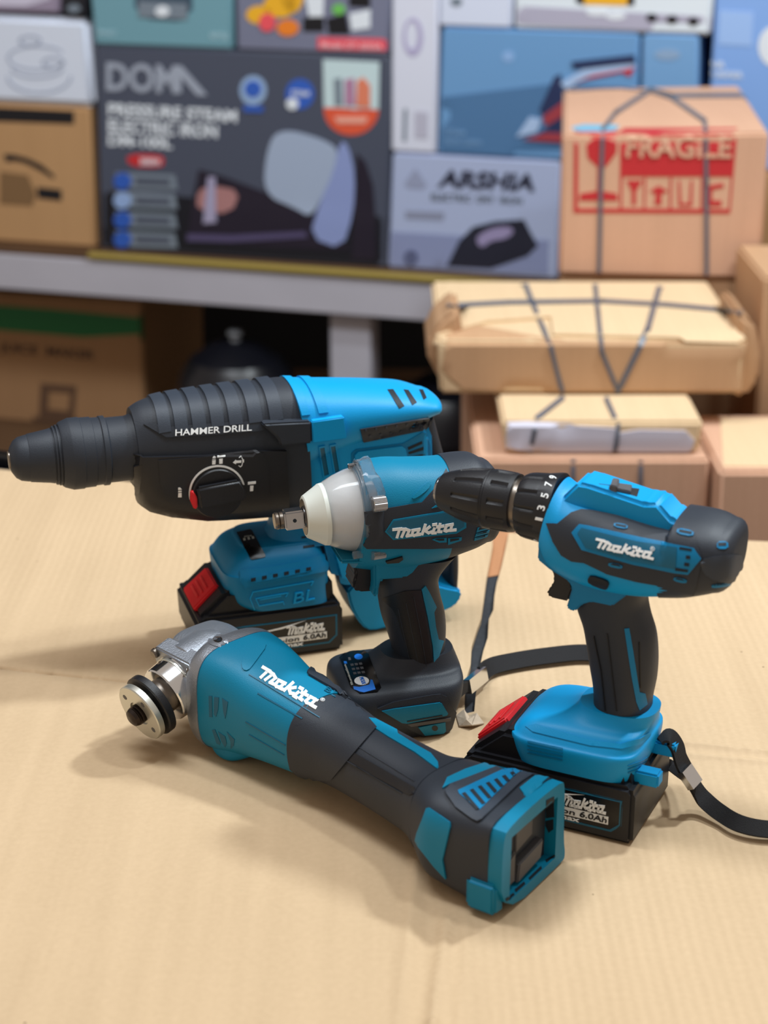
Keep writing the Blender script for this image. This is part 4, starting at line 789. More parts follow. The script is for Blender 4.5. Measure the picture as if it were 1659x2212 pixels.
# D handle
dh = [pxsec(T, (888, 915), (930, 886), .016, 2.3), pxsec(T, (902, 960), (948, 945), .0155, 2.3), pxsec(T, (918, 1020), (967, 1010), .015, 2.3), pxsec(T, (935, 1090), (980, 1085), .015, 2.3), pxsec(T, (946, 1160), (990, 1160), .015, 2.3), pxsec(T, (949, 1215), (992, 1215), .015, 2.3), pxsec(T, (950, 1274), (988, 1272), .0155, 2.3)]
grip, _ = loft(T, 'rear_handle', dh, RUB, k=6)
patches(T, 'handle_groove', [stroke([(973, 1197), (972, 1230), (969, 1260)], 2)[0], stroke([(972, 1230), (969, 1260)], 2)[0]], bvh([grip]), BLK, .0003, .0003, 8)
pprism(T, 'lower_handle', [(940, 1262), (972, 1270), (1000, 1275), (996, 1296), (978, 1316), (900, 1340), (840, 1356), (797, 1366), (776, 1346), (757, 1312), (748, 1268), (800, 1258), (900, 1258)], -.018, .018, BLUEL, .003, 3, rnd=1)
# foot with battery
foot, _ = loft(T, 'battery_foot', [zsec(.038, -.070, -.007, .0368, 5.5), zsec(.046, -.082, -.0065, .0372, 5), zsec(.064, -.0855, -.007, .0372, 5), zsec(.067, -.084, -.008, .036, 5), zsec(.076, -.078, -.011, .032, 4.5), zsec(.0815, -.070, -.014, .026, 4)], BLUE, dome=(0, .0015), k=5)
nk, _ = loft(T, 'neck', [zsec(.079, -.050, .03, .026, 3.2), zsec(.084, -.046, .03, .023, 3), zsec(.094, -.043, .03, .021, 3), zsec(.112, -.040, .03, .021, 3)], BLUE, k=4)
tf = bvh([foot, nk])
patch(T, 'foot_shoulder', Z1((575, 545), (800, 520), (1100, 468), (1320, 400), (1335, 415), (1372, 438), (1385, 545), (1000, 620), (620, 700), (575, 640)), tf, BLUE, .0012, .001, 8)
pnl = patch(T, 'indicator_panel', Z1((545, 210), (665, 183), (682, 195), (802, 415), (800, 430), (685, 455), (670, 448)), tf, BLKG, .0006, .0006, 7)
pt = bvh([pnl])
led = [Z1((602 + k * 38, 262 - k * 8), (620 + k * 38, 258 - k * 8), (626 + k * 38, 276 - k * 8), (608 + k * 38, 280 - k * 8)) for k in range(3)] + [Z1((612 + k * 14, 243 - k * 2), (620 + k * 14, 241 - k * 2), (622 + k * 14, 248 - k * 2), (614 + k * 14, 250 - k * 2)) for k in range(5)]
patches(T, 'indicator_marks', led, pt, CREAM, .0002, .0002, 8, parent=pnl)
tf = bvh([foot, nk] + [q for q in T.e.children if q.name.startswith('foot_shoulder')])
vr = patch(T, 'vent_slot', Z1((655, 625), (680, 600), (1200, 512), (1228, 525), (1222, 545), (1180, 560), (700, 660), (665, 652)), tf, BLUE, .0005, .0005, 8)
patches(T, 'foot_vent', [Z1((672 + k * 99, 620 - k * 19), (714 + k * 99, 612 - k * 19), (714 + k * 99, 640 - k * 19), (672 + k * 99, 650 - k * 19)) for k in range(6)], bvh([vr, foot]), DARK, .0003, .0003, 7)
patches(T, 'neck_vent', [Z1((1125, 245), (1165, 240), (1165, 258), (1125, 262)), Z1((1140, 330), (1240, 318), (1238, 338), (1140, 352))], tf, DARK, .0004, .0003, 7)
mo = []
for l in ([(1230, 645), (690, 740), (665, 800), (705, 895)], [(1230, 645), (1210, 680)], [(1005, 748), (715, 800), (745, 865), (960, 828), (968, 850)], [(1005, 748), (985, 780)], [(755, 808), (940, 775)]):
    for q in stroke(l, 10): mo.append(Z1(*q))
patches(T, 'moulded_arrow', mo, tf, BLUEL, .0007, .0004, 8)
text(T, 'moulded_lettering', 'BL', Z1((1050, 845))[0], Z1((1240, 805))[0], (4, -25), tf, BLUEL, .0009)
battery(T, -.107, .0, .038, -.08)
# ================================================================ IMPACT WRENCH
al = -15; a_ = math.radians(al); o = gz(960, 1588); o = o + V((math.sin(a_), math.cos(a_), 0)) * .035; o.z = 0
T = I = Tool('impact_wrench', o, al, 'middle tool, teal and black with a clear nose and square steel drive, no battery fitted', 'impact wrench')
def C3(*p): return [(560 + .3134 * x, 960 + .3134 * y) for x, y in p]
def Z2(*p): return [(680 + .2411 * x, 1180 + .2411 * y) for x, y in p]
P0 = T.u(592, 1126); P1 = T.u(705, 1110); d = (P1 - P0).normalized(); P0.z += 0
def at_s(px): return (px - 592) / 3.62 / 1000
R = lambda px: px / 3.66 / 1000
lathe('anvil_ring', P0, d, [(0, R(14)), (0, R(18)), (.001, R(20.5)), (.0025, R(20.5)), (.003, R(18)), (.0035, R(20.5)), (.0055, R(20.5)), (.006, R(17))], STEELD, T.e)
# square drive
b = d.cross(V((0, 1, 0))).normalized(); sq = []; yv = V((0, 1, 0))
ang = math.radians(8); e1 = b * math.cos(ang) + yv * math.sin(ang); e2 = yv * math.cos(ang) - b * math.sin(ang)
h_ = R(22); c0 = P0 + d * .0058
anv = prism('square_drive', [c0 + e1 * sx * h_ + e2 * sy * h_ for sx, sy in ((-1, -1), (1, -1), (1, 1), (-1, 1))], d * .0135, STEEL, T.e, .0012, 2)
lathe('anvil_pin', c0 + d * .0065 - e2 * (h_ + .0002), -e2, [(-.001, .0013), (.00015, .0012)], DARK, anv, N=24)
lathe('anvil_shaft', P0 + d * .0185, d, [(0, R(20)), (.0005, R(25)), (.006, R(25)), (.007, R(25))], STEEL, T.e)
lathe('nose_bumper', P0 + d * .0195, d, [(0, R(27)), (0, R(46)), (.0006, R(50)), (.0105, R(71)), (.0112, R(73)), (.0140, R(74.5)), (.0142, R(70))], CREAM, T.e)
lathe('nose_washer', P0 + d * .0192, d, [(0, .006), (0, R(42)), (.001, R(44))], STEELD, T.e)
lathe('hammer_case', P0 + d * .033, d, [(0, R(60)), (.003, R(69)), (.012, R(82)), (.025, R(88)), (.03, R(88))], mat('inner_case', (224, 221, 218), .5, .1, bump=.4, bscale=300), T.e)
lathe('clear_cover', P0 + d * .0330, d, [(0, R(74)), (.001, R(76)), (.008, R(88)), (.016, R(98)), (.024, R(104)), (.030, R(107)), (.031, R(105))], CLEAR, T.e)
secs = [pxsec(T, (776, 994), (756, 1226), .0262, 2.2), pxsec(T, (830, 985), (812, 1232), .0285, 2.3), pxsec(T, (880, 984), (866, 1230), .0292, 2.4), pxsec(T, (935, 982), (925, 1216), .0292, 2.4), pxsec(T, (965, 979), (960, 1204), .0288, 2.4)]
hou, _ = loft(T, 'motor_housing', secs, TEAL, k=6)
cap, _ = loft(T, 'rear_cap', [pxsec(T, (956, 978), (950, 1208), .0290, 2.4), pxsec(T, (990, 973), (982, 1196), .0290, 2.4), pxsec(T, (1020, 973), (1014, 1184), .0280, 2.4), pxsec(T, (1042, 984), (1038, 1172), .0255, 2.4)], RUB, dome=(0, .008), k=6)
t0 = bvh([hou, cap])
# flange with screw bosses
def boss(px, py, r_, L_, y, m, nm, s0):
    c = T.u(px, py, y); return lathe(nm, c, d, [(0, r_ * .8), (.0004, r_)] + [(L_ * k / 6, r_) for k in range(1, 7)] + [(L_ + .0002, r_ * .8)], m, T.e, N=48, mod=(lambda i, s_, ph: .00018 * math.cos(24 * ph)) if nm == 'cover_screw' else None)
boss(803, 1090, R(19), .0085, -.0305, CLEAR, 'screw_boss', 0); boss(800, 1197, R(15), .0092, -.0225, CLEAR, 'screw_boss', 0)
boss(806, 1090, R(15), .0085, -.0325, STEEL, 'cover_screw', 0); boss(806, 1197, R(13), .0078, -.0225, STEEL, 'cover_screw', 0)
boss(768, 1003, R(11), .0100, .004, CLEAR, 'screw_boss', 0); boss(752, 1008, R(6), .006, .004, STEEL, 'cover_screw', 0)
boss(762, 1200, R(9), .006, -.0215, CLEAR, 'screw_boss', 0)
fl = lathe('cover_flange', P0 + d * .0535, d, [(0, R(104)), (.001, R(109)), (.008, R(111)), (.009, R(108))], CLEAR, T.e)
patch(T, 'flange_lip', C3((650, 100), (745, 86), (775, 130), (800, 200), (835, 240), (868, 330), (868, 445), (850, 450), (775, 440), (750, 330), (715, 240), (670, 150)), bvh([hou, fl]), CLEAR, .0018, .001, 7)
band = patch(T, 'rubber_band', C3((722, 465), (870, 440), (1120, 398), (1200, 310), (1262, 220), (1285, 175), (1300, 200), (1420, 250), (1500, 400), (1590, 600), (1500, 675), (1400, 700), (1180, 712), (740, 712), (715, 690), (752, 640), (762, 600), (755, 560), (728, 530)), bvh([hou, cap] + [c for c in T.e.children if c.name.startswith(('clear_cover', 'cover_flange'))]), RUB, .0016, .002, 7)
t1_ = bvh([band, hou, cap])
bd = patch(T, 'badge', C3((866, 600), (922, 518), (1300, 455), (1425, 512), (1425, 572), (1358, 612), (922, 656)), t1_, TEAL, .0007, .001, 7)
bf = patch(T, 'badge_face', C3((880, 600), (930, 528), (1298, 466), (1412, 515), (1412, 566), (1352, 602), (926, 646)), bvh([bd, band, cap]), BLUED, .0003, .0006, 7, parent=bd)
t2 = bvh([bd, band, bf])
text(T, 'brand_lettering', '', (855.5, 1161), (984, 1145.5), (5.2, -21), t2, WHT, .0004, parent=bd, logo=True)
text(T, 'trademark_symbol', '®', (982, 1120), (990, 1119), (1, -9), t2, BLUE, .0003, parent=bd)
for pl in (C3((1188, 440), (1240, 400), (1262, 392), (1285, 405), (1240, 428)), C3((1190, 655), (1215, 645), (1290, 642), (1290, 672), (1240, 675)), C3((1300, 645), (1395, 638), (1392, 660), (1300, 690)),
           C3((1505, 575), (1580, 562), (1580, 580), (1495, 605)), C3((1495, 612), (1585, 590), (1580, 608), (1485, 635)), C3((1485, 642), (1575, 618), (1568, 635), (1480, 662))):
    vr = patch(T, 'vent_rim', pl, t1_, TEAL, .0006, .001, 6)
    cx = sum(q[0] for q in pl) / len(pl); cy = sum(q[1] for q in pl) / len(pl)
    if vr: patch(T, 'vent_opening', [(cx + (q[0] - cx) * .65, cy - .6 + (q[1] - cy) * .45) for q in pl], bvh([vr]), DARK, .0002, .0003, 6, parent=vr)
patch(T, 'moulded_ridge', C3((1060, 350), (1150, 268), (1185, 262), (1165, 310), (1080, 372), (1050, 375)), t0, TEAL, .0010, .0006, 7, rnd=1)
# trigger housing, trigger, handle
tg = pprism(T, 'trigger_housing', C3((560, 800), (800, 790), (870, 720), (1180, 708), (1170, 760), (1065, 892), (1022, 922), (842, 936), (826, 985), (822, 1052), (782, 1052), (795, 990), (792, 830), (700, 826), (560, 826)), -.0205, .0205, TEAL, .004, 4)
trg = pprism(T, 'trigger', C3((652, 845), (690, 826), (800, 826), (812, 900), (805, 1015), (690, 1022), (650, 1005), (642, 975), (655, 935), (665, 890)), -.011, .011, BLK, .004, 4)
patch(T, 'direction_button', C3((870, 800), (985, 768), (990, 785), (960, 806), (880, 812)), bvh([tg, hou]), BLK, .0014, .001, 6)
hs = [pxsec(T, (800, 1195), (985, 1190), .0205, 2.5), pxsec(T, (808, 1240), (950, 1232), .0200, 2.5), pxsec(T, (815, 1290), (949, 1268), .0195, 2.4), pxsec(T, (822, 1330), (960, 1312), .0190, 2.3), pxsec(T, (834, 1366), (963, 1350), .0187, 2.3), pxsec(T, (844, 1402), (961, 1396), .019, 2.3), pxsec(T, (846, 1430), (962, 1432), .020, 2.4)]
han, _ = loft(T, 'handle', hs, RUB, k=6)
rear = pprism(T, 'handle_shoulder', [(920, 1180), (1040, 1165), (1005, 1190), (965, 1208), (947, 1228), (940, 1250), (900, 1250)], -.017, .017, RUB, .006, 4)
join(han, [rear])
gp = patch(T, 'grip_panel', Z2((600, 470), (800, 400), (950, 390), (1060, 1080), (860, 1105), (820, 900), (740, 640), (700, 560)), bvh([han]), BLK, .0006, .0006, 8)
t3 = bvh([han, gp])
patches(T, 'grip_rib', [q for l in ([(748, 560), (800, 800), (868, 1100)], [(818, 510), (880, 820), (938, 1104)], [(885, 450), (950, 780), (1004, 1096)]) for q in [Z2(*z) for z in stroke(l, 4)]], t3, RUBL, .0004, .0003, 8, parent=gp)
patch(T, 'grip_insert', Z2((955, 385), (990, 352), (1032, 430), (1085, 545), (1065, 590), (1080, 720), (1105, 835), (1150, 845), (1080, 1072), (1065, 1062), (1055, 900), (1010, 640)), t3, TEAL, .0008, .0006, 8)
# foot
ft, _ = loft(T, 'foot', [zsec(.0008, -.064, .008, .0335, 7), zsec(.012, -.066, .011, .0362, 6), zsec(.024, -.067, .0155, .0368, 5.5), zsec(.034, -.066, .0175, .0345, 5), zsec(.038, -.060, .018, .028, 4), zsec(.0405, -.048, .018, .0225, 3), zsec(.050, -.034, .0145, .0185, 2.4)], RUB, k=5)
tf = bvh([ft, han])
pan = patch(T, 'control_panel', Z2((222, 1000), (285, 945), (440, 938), (485, 968), (594, 1270), (560, 1308), (402, 1322), (320, 1262)), tf, BLKG, .0007, .0006, 7)
tp = bvh([pan])
cir = lambda cx, cy, rx, ry, n=18: [(cx + rx * math.cos(2 * math.pi * i / n), cy + ry * math.sin(2 * math.pi * i / n)) for i in range(n)]
BTN = mat('bright_blue_print', (30, 120, 225), .4)
patches(T, 'button_blue', [Z2(*cir(392, 990, 38, 25)), Z2((345, 1255), (400, 1262), (490, 1240), (500, 1195), (518, 1200), (545, 1282), (440, 1310), (400, 1302), (352, 1280)), Z2((258, 1032), (285, 1032), (292, 1052), (266, 1055))], tp, BTN, .0002, .0002, 6, parent=pan, label='bright blue button print')
patch(T, 'mode_button', Z2(*cir(420, 1208, 66, 38)), tp, WHT, .0004, .0002, 6, parent=pan, label='round white button')
tp2 = bvh([pan] + [c for c in pan.children])
text(T, 'button_lettering', 'MODE', Z2((400, 1180))[0], Z2((425, 1240))[0], (9, -2), tp2, BTN, .0002, parent=pan)
ic = [Z2((318 + k * 38 + r * 12, 1055 + r * 38 - k * 5), (345 + k * 38 + r * 12, 1052 + r * 38 - k * 5), (352 + k * 38 + r * 12, 1070 + r * 38 - k * 5), (325 + k * 38 + r * 12, 1074 + r * 38 - k * 5)) for k in range(3) for r in range(3)] + [Z2((298, 998), (318, 996), (326, 1020), (304, 1023))]
patches(T, 'panel_marks', ic, tp, TERM, .0002, .0002, 7, parent=pan)
text(T, 'panel_lettering', 'Illumination', Z2((345, 1240))[0], Z2((278, 1060))[0], (-5, 1.2), tp, CREAM, .0002, parent=pan)
rim = patch(T, 'rail_rim', Z2((560, 1450), (700, 1392), (1040, 1330), (1125, 1322), (1180, 1345), (1255, 1480), (1215, 1620), (1180, 1670), (1000, 1705), (860, 1640)), tf, RUB, .0016, .001, 8)
t4 = bvh([rim, ft])
rl = patch(T, 'battery_rail', Z2((600, 1475), (700, 1455), (1118, 1398), (1138, 1408), (1190, 1495), (1180, 1512), (830, 1585), (780, 1580)), t4, TEAL, .0008, .001, 8)
patches(T, 'rail_groove', [Z2(*q) for q in stroke([(830, 1570), (1140, 1516)], 10)], bvh([rl, rim]), BLK, .0004, .0003, 7, parent=rl)
patches(T, 'rail_strip', [Z2((825, 1590), (1215, 1532), (1212, 1560), (860, 1612))], t4, TERM, .0009, .0008, 7)
lb = patch(T, 'lower_rail', Z2((925, 1618), (1165, 1572), (1170, 1650), (1150, 1672), (985, 1690)), t4, TEAL, .0009, .0008, 7)
patch(T, 'rail_hole', Z2(*cir(1076, 1630, 27, 24)), bvh([lb, rim]), BLKG, .0002, .0002, 6, parent=lb)
# wrist strap behind the handle of the drill
def at(px, py, z): return T.loc(gz(px, py, z))
Pa = [at(984, 1500, .018), at(1000, 1487, .016), at(1012, 1480, .012)]
Pb = [at(1040, 1458, .010), at(1060, 1440, .008), at(1110, 1428, .0065), at(1180, 1417, .0065), at(1260, 1410, .0065), at(1330, 1420, .0065), at(1380, 1450, .0065), at(1400, 1470, .0065)]
s1 = ribbon('wrist_strap', [(p, T.ldir(V((.3, .9, .4)))) for p in spline(Pa)], .0075, .003, WEB, T.e)
s2 = ribbon('w', [(p, T.ldir(V((-.1, .85, .75)))) for p in spline(Pb)], .0122, .0022, WEB, T.e); join(s1, [s2])
ribbon('strap_clip', [(p, T.ldir(V((.3, .9, .4)))) for p in spline([at(1010, 1484, .013), at(1046, 1455, .010)], 2)], .0100, .0050, CHROME, s1, label='shiny metal strap clip')
# ================================================================ ANGLE GRINDER
al = 46.3; o = gz(1110, 1835, .032); o.z = 0
T = G = Tool('angle_grinder', o, al, 'teal and black angle grinder lying on its side in front, with no disc fitted', 'angle grinder')
def C5(*p): return [(220 + .3376 * x, 1300 + .3376 * y) for x, y in p]
def Z4(*p): return [(500 + .2411 * x, 1380 + .2411 * y) for x, y in p]
def Z3(*p): return [(220 + .1808 * x, 1340 + .1808 * y) for x, y in p]
def C6(*p): return [(860 + .2411 * x, 1560 + .2411 * y) for x, y in p]
def sec(px, py, z, h, w_, n, dx=0): c = T.loc(gz(px, py, z)); return (c, V((0, 0, h)), V((dx, w_, 0)), n)
def AX(x, z=None):    # centre line
    return V((x, GA[1] + (x - GA[0]) * (GB[1] - GA[1]) / (GB[0] - GA[0]), 0))
ga = T.loc(gz(521, 1490, .038)); gb = T.loc(gz(955, 1733, .033)); GA = (ga.x, ga.y); GB = (gb.x, gb.y)
print('grinder local', ga, gb)
body, BL_ = loft(T, 'motor_housing', [sec(514, 1487, .038, .0365, .0350, 3.6), sec(540, 1500, .038, .0360, .0345, 3.4), sec(575, 1517, .038, .0335, .0325, 3), sec(612, 1540, .037, .0305, .0305, 2.7), sec(655, 1563, .036, .0290, .0290, 2.5), sec(700, 1588, .035, .0272, .0270, 2.4)], TEAL, k=6)
vl, _ = loft(T, 'vent_shroud', [sec(474, 1576, .0150, .0085, .009, 4), sec(498, 1588, .0125, .0118, .013, 5), sec(526, 1600, .0125, .0118, .013, 5), sec(556, 1604, .0150, .0085, .009, 4)], TEAL, dome=(.002, .002), k=4)
hand, HL_ = loft(T, 'handle', [sec(690, 1587, .035, .0272, .0270, 2.4), sec(722, 1603, .0345, .0250, .0250, 2.3), sec(760, 1622, .034, .0238, .0240, 2.3), sec(830, 1662, .0335, .0235, .0238, 2.3), sec(890, 1697, .033, .0235, .0240, 2.4), sec(930, 1720, .033, .0242, .0250, 2.5), sec(960, 1738, .0325, .0262, .0285, 3)], RUB, k=6)
# foot with slanted rear face
ed = T.ldir(V((math.cos(math.radians(56)), math.sin(math.radians(56)), 0))); rc_ = T.loc(gz(1146, 1833, .028)); fn = V((ed.y, -ed.x, 0)); 
if fn.x < 0: fn = -fn
nn = V((0, 1, 0))
def fsec(t, h, w_, n, z): dr = nn.lerp(ed, max(0, 1 - t / .055)).normalized(); c = rc_ - fn * t; c.z = z; return (c, V((0, 0, h)), dr * w_, n)
fs_ = [sec(935, 1722, .0330, .0240, .0250, 2.5), sec(965, 1742, .0325, .0262, .0290, 3), fsec(.046, .0285, .0330, 3.6, .0310), fsec(.032, .0288, .0345, 4.2, .0300), fsec(.016, .0287, .0352, 5.5, .0295), fsec(.006, .0287, .0354, 8, .0295)]
foot, FT = loft(T, 'battery_foot', fs_, RUB, k=6)
fx = lambda s_, z, t: rc_ + ed * s_ + fn * t + V((0, 0, z - rc_.z))
bk = .0352
outl = chaikin([(-bk, .001), (bk, .001), (bk + .004, .003), (bk + .0005, .018), (bk, .051), (bk - .004, .0580), (-bk + .006, .0580), (-bk, .050)], 2)
inl = [(-.0262, .0085), (.0262, .0085), (.0265, .049), (-.0255, .049)]
fr1 = ring_prism('rear_frame', outl, inl, lambda a, b: fx(a, b, -.012), fn * .014, TEAL, T.e)
join(fr1, [prism('q', [fx(-bk - .003, .003, -.020), fx(-bk + .008, .002, -.020), fx(-bk + .008, .020, -.020), fx(-bk - .003, .023, -.020)], fn * .0195, TEAL, T.e, .0025)])
pl = prism('terminal_block', [fx(-.026, .010, -.0115), fx(.014, .010, -.0115), fx(.014, .049, -.0115), fx(-.026, .049, -.0115)], fn * .004, BLK, T.e, .0005)
prism('terminal', [fx(-.026, .012, -.0080), fx(-.012, .012, -.0080), fx(-.012, .032, -.0080), fx(-.026, .026, -.0080)], fn * .0055, TERM, pl, .0008)
prism('terminal', [fx(-.011, .010, -.0080), fx(.016, .013, -.0080), fx(.018, .025, -.0080), fx(-.009, .022, -.0080)], fn * .0065, TERM, pl, .0008)
prism('terminal_plate', [fx(-.008, .027, -.0080), fx(.011, .030, -.0080), fx(.011, .046, -.0080), fx(-.008, .043, -.0080)], fn * .003, TERM, pl, .0006)
tb = bvh([fr1])
patches(T, 'frame_slot', [C6((960, 1580), (1035, 1530), (1045, 1550), (968, 1605)), C6((1045, 1500), (1128, 1430), (1140, 1452), (1055, 1528)), C6((1170, 1395), (1280, 1290), (1290, 1312), (1180, 1418)), C6((1320, 1235), (1400, 1185), (1408, 1198), (1330, 1258)), C6((1325, 700), (1395, 665), (1400, 850), (1325, 860)), C6((1322, 885), (1392, 870), (1392, 960), (1350, 990), (1322, 930))], tb, DARK, .0003, .0003, 7, parent=fr1)
tt = bvh([foot, hand, fr1])
bb = patch(T, 'top_trim', C6((398, 600), (440, 505), (600, 430), (1080, 272), (1160, 268), (1240, 318), (1268, 365), (1180, 330), (1130, 318), (470, 560)), tt, TEAL, .0010, .001, 7)
vp = patch(T, 'vent_plate', C6((425, 620), (470, 568), (1140, 315), (1180, 312), (1262, 352), (1275, 378), (755, 880), (715, 895), (670, 875), (520, 770), (432, 655)), tt, RUBL, .0016, .001, 7)
tv = bvh([vp])
cut = patch(T, 'vent_recess', C6((535, 612), (560, 600), (1040, 375), (1112, 402), (1100, 420), (730, 785), (700, 770), (545, 640)), tv, BLUE, .0004, .0004, 7, parent=vp)
tc = bvh([cut, vp]); sl = []
for k in range(7):
    f = k / 7; x0 = 570 + k * 72; y0 = 640 - k * 31; L_ = 1 - f * .93
    sl.append(C6((x0, y0), (x0 + 30, y0 - 12), (x0 + 30 + 128 * L_, y0 - 12 + 148 * L_), (x0 + 128 * L_, y0 + 150 * L_)))
patches(T, 'vent_slots', sl, tc, DARK, .0003, .0003, 6, parent=vp)
patch(T, 'side_trim', C6((1088, 595), (1300, 428), (1352, 478), (1345, 500), (1142, 668)), tt, TEAL, .0008, .001, 7)
patch(T, 'belly_trim', C6((215, 900), (262, 775), (285, 768), (470, 895), (475, 930), (440, 1080), (405, 1230), (435, 1400), (330, 1290), (190, 1110), (165, 1060), (180, 990)), bvh([foot, hand]), TEAL, .0012, .001, 7)
# teal/dark joint details
tm = bvh([body, hand])
patch(T, 'rubber_sleeve', Z4((790, 720), (1030, 545), (1120, 600), (1300, 800), (900, 1260), (700, 1256), (600, 1220), (530, 1160), (512, 1080), (512, 980), (545, 860), (575, 790), (640, 770), (750, 765)), tm, RUB, .0012, .002, 8)
patch(T, 'side_lever', Z4((675, 300), (700, 265), (930, 380), (1100, 520), (1659, 820), (1659, 870), (1480, 770), (1030, 545), (930, 470), (690, 330)), tm, RUB, .0016, .001, 8)
text(T, 'brand_lettering', '', (561.5, 1464), (681, 1530.5), (18, -18.5), tm, WHT, .0004, logo=True)
text(T, 'trademark_symbol', '®', (690, 1513), (699, 1517), (4.5, -6), tm, WHT, .0003)
text(T, 'moulded_lettering', 'BL', (700, 1492), (724, 1507), (8, -9), tm, BLUED, .0004)
lines = []
for l, w_ in (([(160, 320), (790, 705)], 9), ([(240, 490), (630, 712)], 12), ([(130, 745), (480, 950)], 10), ([(160, 860), (470, 1040)], 8)):
    for q in stroke(l, w_): lines.append(Z4(*q))
patches(T, 'moulded_line', lines, tm, BLUED, .0004, .0004, 8)
patch(T, 'housing_facet', Z4((130, 130), (250, 60), (330, 50), (200, 230), (150, 290), (100, 280), (90, 210)), tm, TEAL, .0008, .0006, 8, rnd=1)
ts = bvh([body, vl])
patches(T, 'air_slot', [C5((685, 602), (706, 602), (708, 738), (688, 736)), C5((720, 608), (750, 612), (745, 690), (732, 735), (718, 720)), C5((770, 615), (808, 640), (800, 700), (790, 748), (778, 700)), C5((706, 820), (725, 815), (760, 900), (755, 915), (735, 905)), C5((745, 830), (790, 860), (800, 905), (790, 930), (765, 890)), C5((800, 830), (850, 880), (845, 920), (825, 940), (825, 895))], ts, BLUED, .0003, .0003, 6)
hh = bvh([hand])
patch(T, 'grip_insert', Z4((1170, 730), (1200, 708), (1290, 722), (1480, 820), (1490, 855), (1659, 960), (1785, 1030), (1850, 1110), (1858, 1180), (1790, 1130), (1640, 1020), (1400, 880)), hh, TEAL, .0008, .0006, 8)
patches(T, 'grip_groove', [Z4((930, 1030), (970, 960), (1100, 1020), (1640, 1330), (1659, 1380), (1600, 1400), (1000, 1080))], hh, BLK, .0006, .0006, 8)
patches(T, 'grip_rib', [Z4(*q) for l in ([(1010, 890), (1640, 1275)], [(945, 1040), (1530, 1385)]) for q in stroke(l, 5)], bvh([hand] + [c for c in T.e.children if c.name.startswith('grip_groove')]), RUBL, .0005, .0003, 8)
# gear case
c_h = T.loc(gz(430, 1445, .045)); c_t = T.loc(gz(301, 1541, .0305)); m_ = (c_t - c_h).normalized()
print('spindle', c_h, c_t, m_, (c_t - c_h).length)
jc = T.loc(gz(514, 1487, .038)); ux = V((-1, 0, 0)); jy = jc.y
ring = [(jc + V((.002, 0, 0)), V((0, 0, .0368)), V((0, .0355, 0)), 3.6), (jc + V((-.005, 0, 0)), V((0, 0, .0370)), V((0, .0355, 0)), 3.4), (jc + V((-.011, 0, 0)), V((0, 0, .0355)), V((0, .034, 0)), 3), (jc + V((-.015, .001, .001)), V((0, 0, .030)), V((0, .030, 0)), 2.6), (jc + V((-.024, .003, .005)), V((0, 0, .0245)), V((0, .0265, 0)), 3), (jc + V((-.036, .004, .006)), V((0, 0, .0235)), V((0, .0255, 0)), 3.4), (jc + V((-.046, .004, .006)), V((0, 0, .0225)), V((0, .0235, 0)), 3.6)]
gc, _ = loft(T, 'gear_case', ring, ALU, dome=(0, .005), k=6)
q_ = c_h + V((0, .006, 0))
hub = lathe('bearing_box', c_h - m_ * .022, m_, [(0, .016), (.001, .018), (.010, .0225), (.030, .0235), (.031, .022)], ALU, T.e)
up_ = V((0, 0, 1)); sx_ = m_.cross(up_).normalized(); sz_ = sx_.cross(m_).normalized()
flg = prism('bearing_flange', [c_h + m_ * .003 + sx_ * a * .0235 + sz_ * b * .0225 for a, b in ((-1, -.75), (-.75, -1), (.75, -1), (1, -.75), (1, .75), (.75, 1), (-.75, 1), (-1, .75))], m_ * .013, ALU, T.e, .0012)
def cyl(nm, s0, prof, m, par=None, **k): return lathe(nm, c_h + m_ * s0, m_, prof, m, par or T.e, **k)
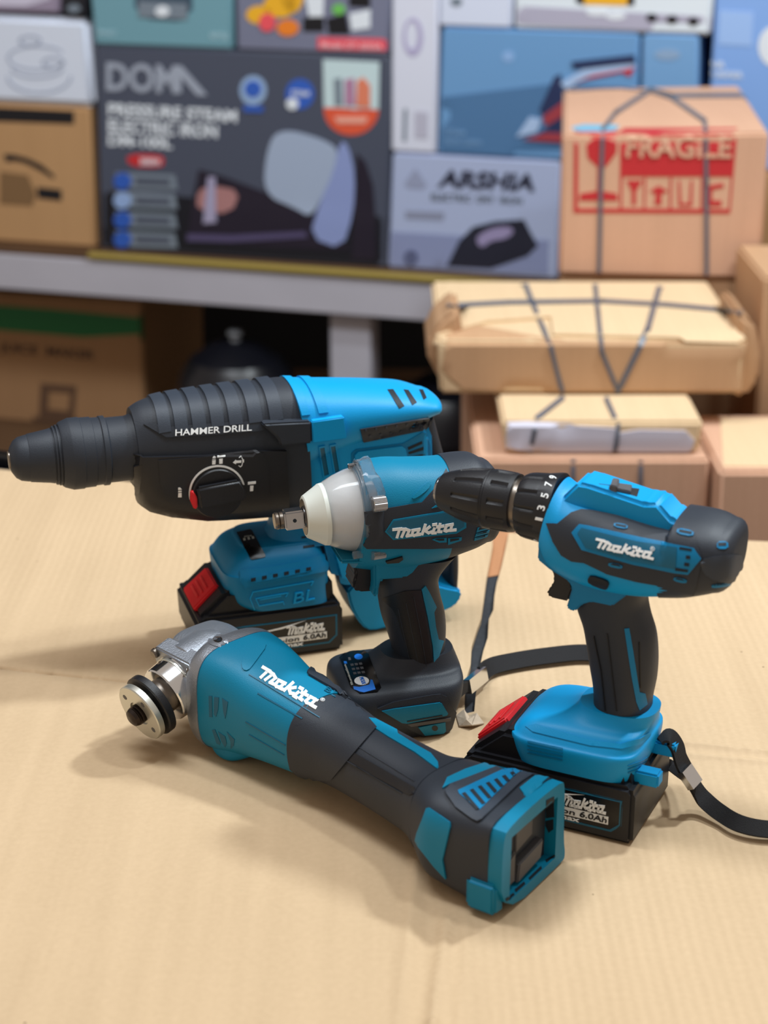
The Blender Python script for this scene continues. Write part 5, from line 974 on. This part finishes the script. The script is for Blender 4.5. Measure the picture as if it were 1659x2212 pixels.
cyl('bearing_collar', .0155, [(0, .0205), (.002, .0205), (.0022, .0195), (.004, .0192), (.0042, .0198), (.0145, .0192), (.0155, .0185), (.0157, .016)], CHROME)
cyl('collar_ring', .0185, [(0, .0196), (.0002, .0204), (.001, .0204), (.0012, .0196)], ZINC)
cyl('spindle', .022, [(0, .012), (.014, .012), (.0145, .0145), (.019, .0145), (.0195, .011), (.026, .011)], STEELD)
LT = (c_t - c_h).length
cyl('inner_flange', LT - .0135, [(0, .012), (.0003, .0202), (.001, .0214), (.0055, .0214), (.0062, .0202), (.0064, .012)], BLK)
fl = cyl('outer_flange', LT - .0050, [(0, .012), (.0002, .0190), (.0008, .0200), (.0045, .0200), (.0052, .0194), (.0052, .0085), (.0040, .0080), (.0040, .004)], ZINC)
for k in range(4):
    A = math.radians(38 + 90 * k); cyl_c = c_h + m_ * (LT + .0001) + (sx_ * math.cos(A) + sz_ * math.sin(A)) * .0142
    lathe('pin_hole', cyl_c, m_, [(0, .0019), (.0003, .0018)], TERM, fl, N=24)
cyl('spindle_tip', LT - .001, [(0, .0066), (.003, .0066), (.0033, .0060), (.0036, .0066), (.0040, .0060), (.0043, .0066), (.0047, .0060), (.0052, .0064), (.0075, .0055), (.0085, .0035)], mat('blackened_steel', (52, 44, 40), .3, .7), fl)
# screws and threaded hole on the case
sc = c_h + m_ * .0148 - sx_ * .0195 + sz_ * .0165
for sg in (-1, 1):
    P_ = c_h + m_ * .0158 + sx_ * .0190 * sg + sz_ * .0175
    s_ = lathe('case_screw', P_, m_, [(0, .0034), (.002, .0034), (.003, .0026)], STEELD, T.e, N=32)
tg_ = bvh([gc])
th_ = patch(T, 'hole_boss', Z3(*cir(1390, 245, 120, 72)), tg_, ALU, .0006, .0006, 6)
tg2 = bvh([gc, th_])
patch(T, 'threaded_hole', Z3(*cir(1385, 228, 55, 36)), tg2, STEELD, .0002, .0004, 5, parent=th_)
patch(T, 'thread', Z3(*cir(1392, 232, 36, 22)), bvh([q for q in th_.children]), DARK, .0002, .0002, 5, parent=th_)
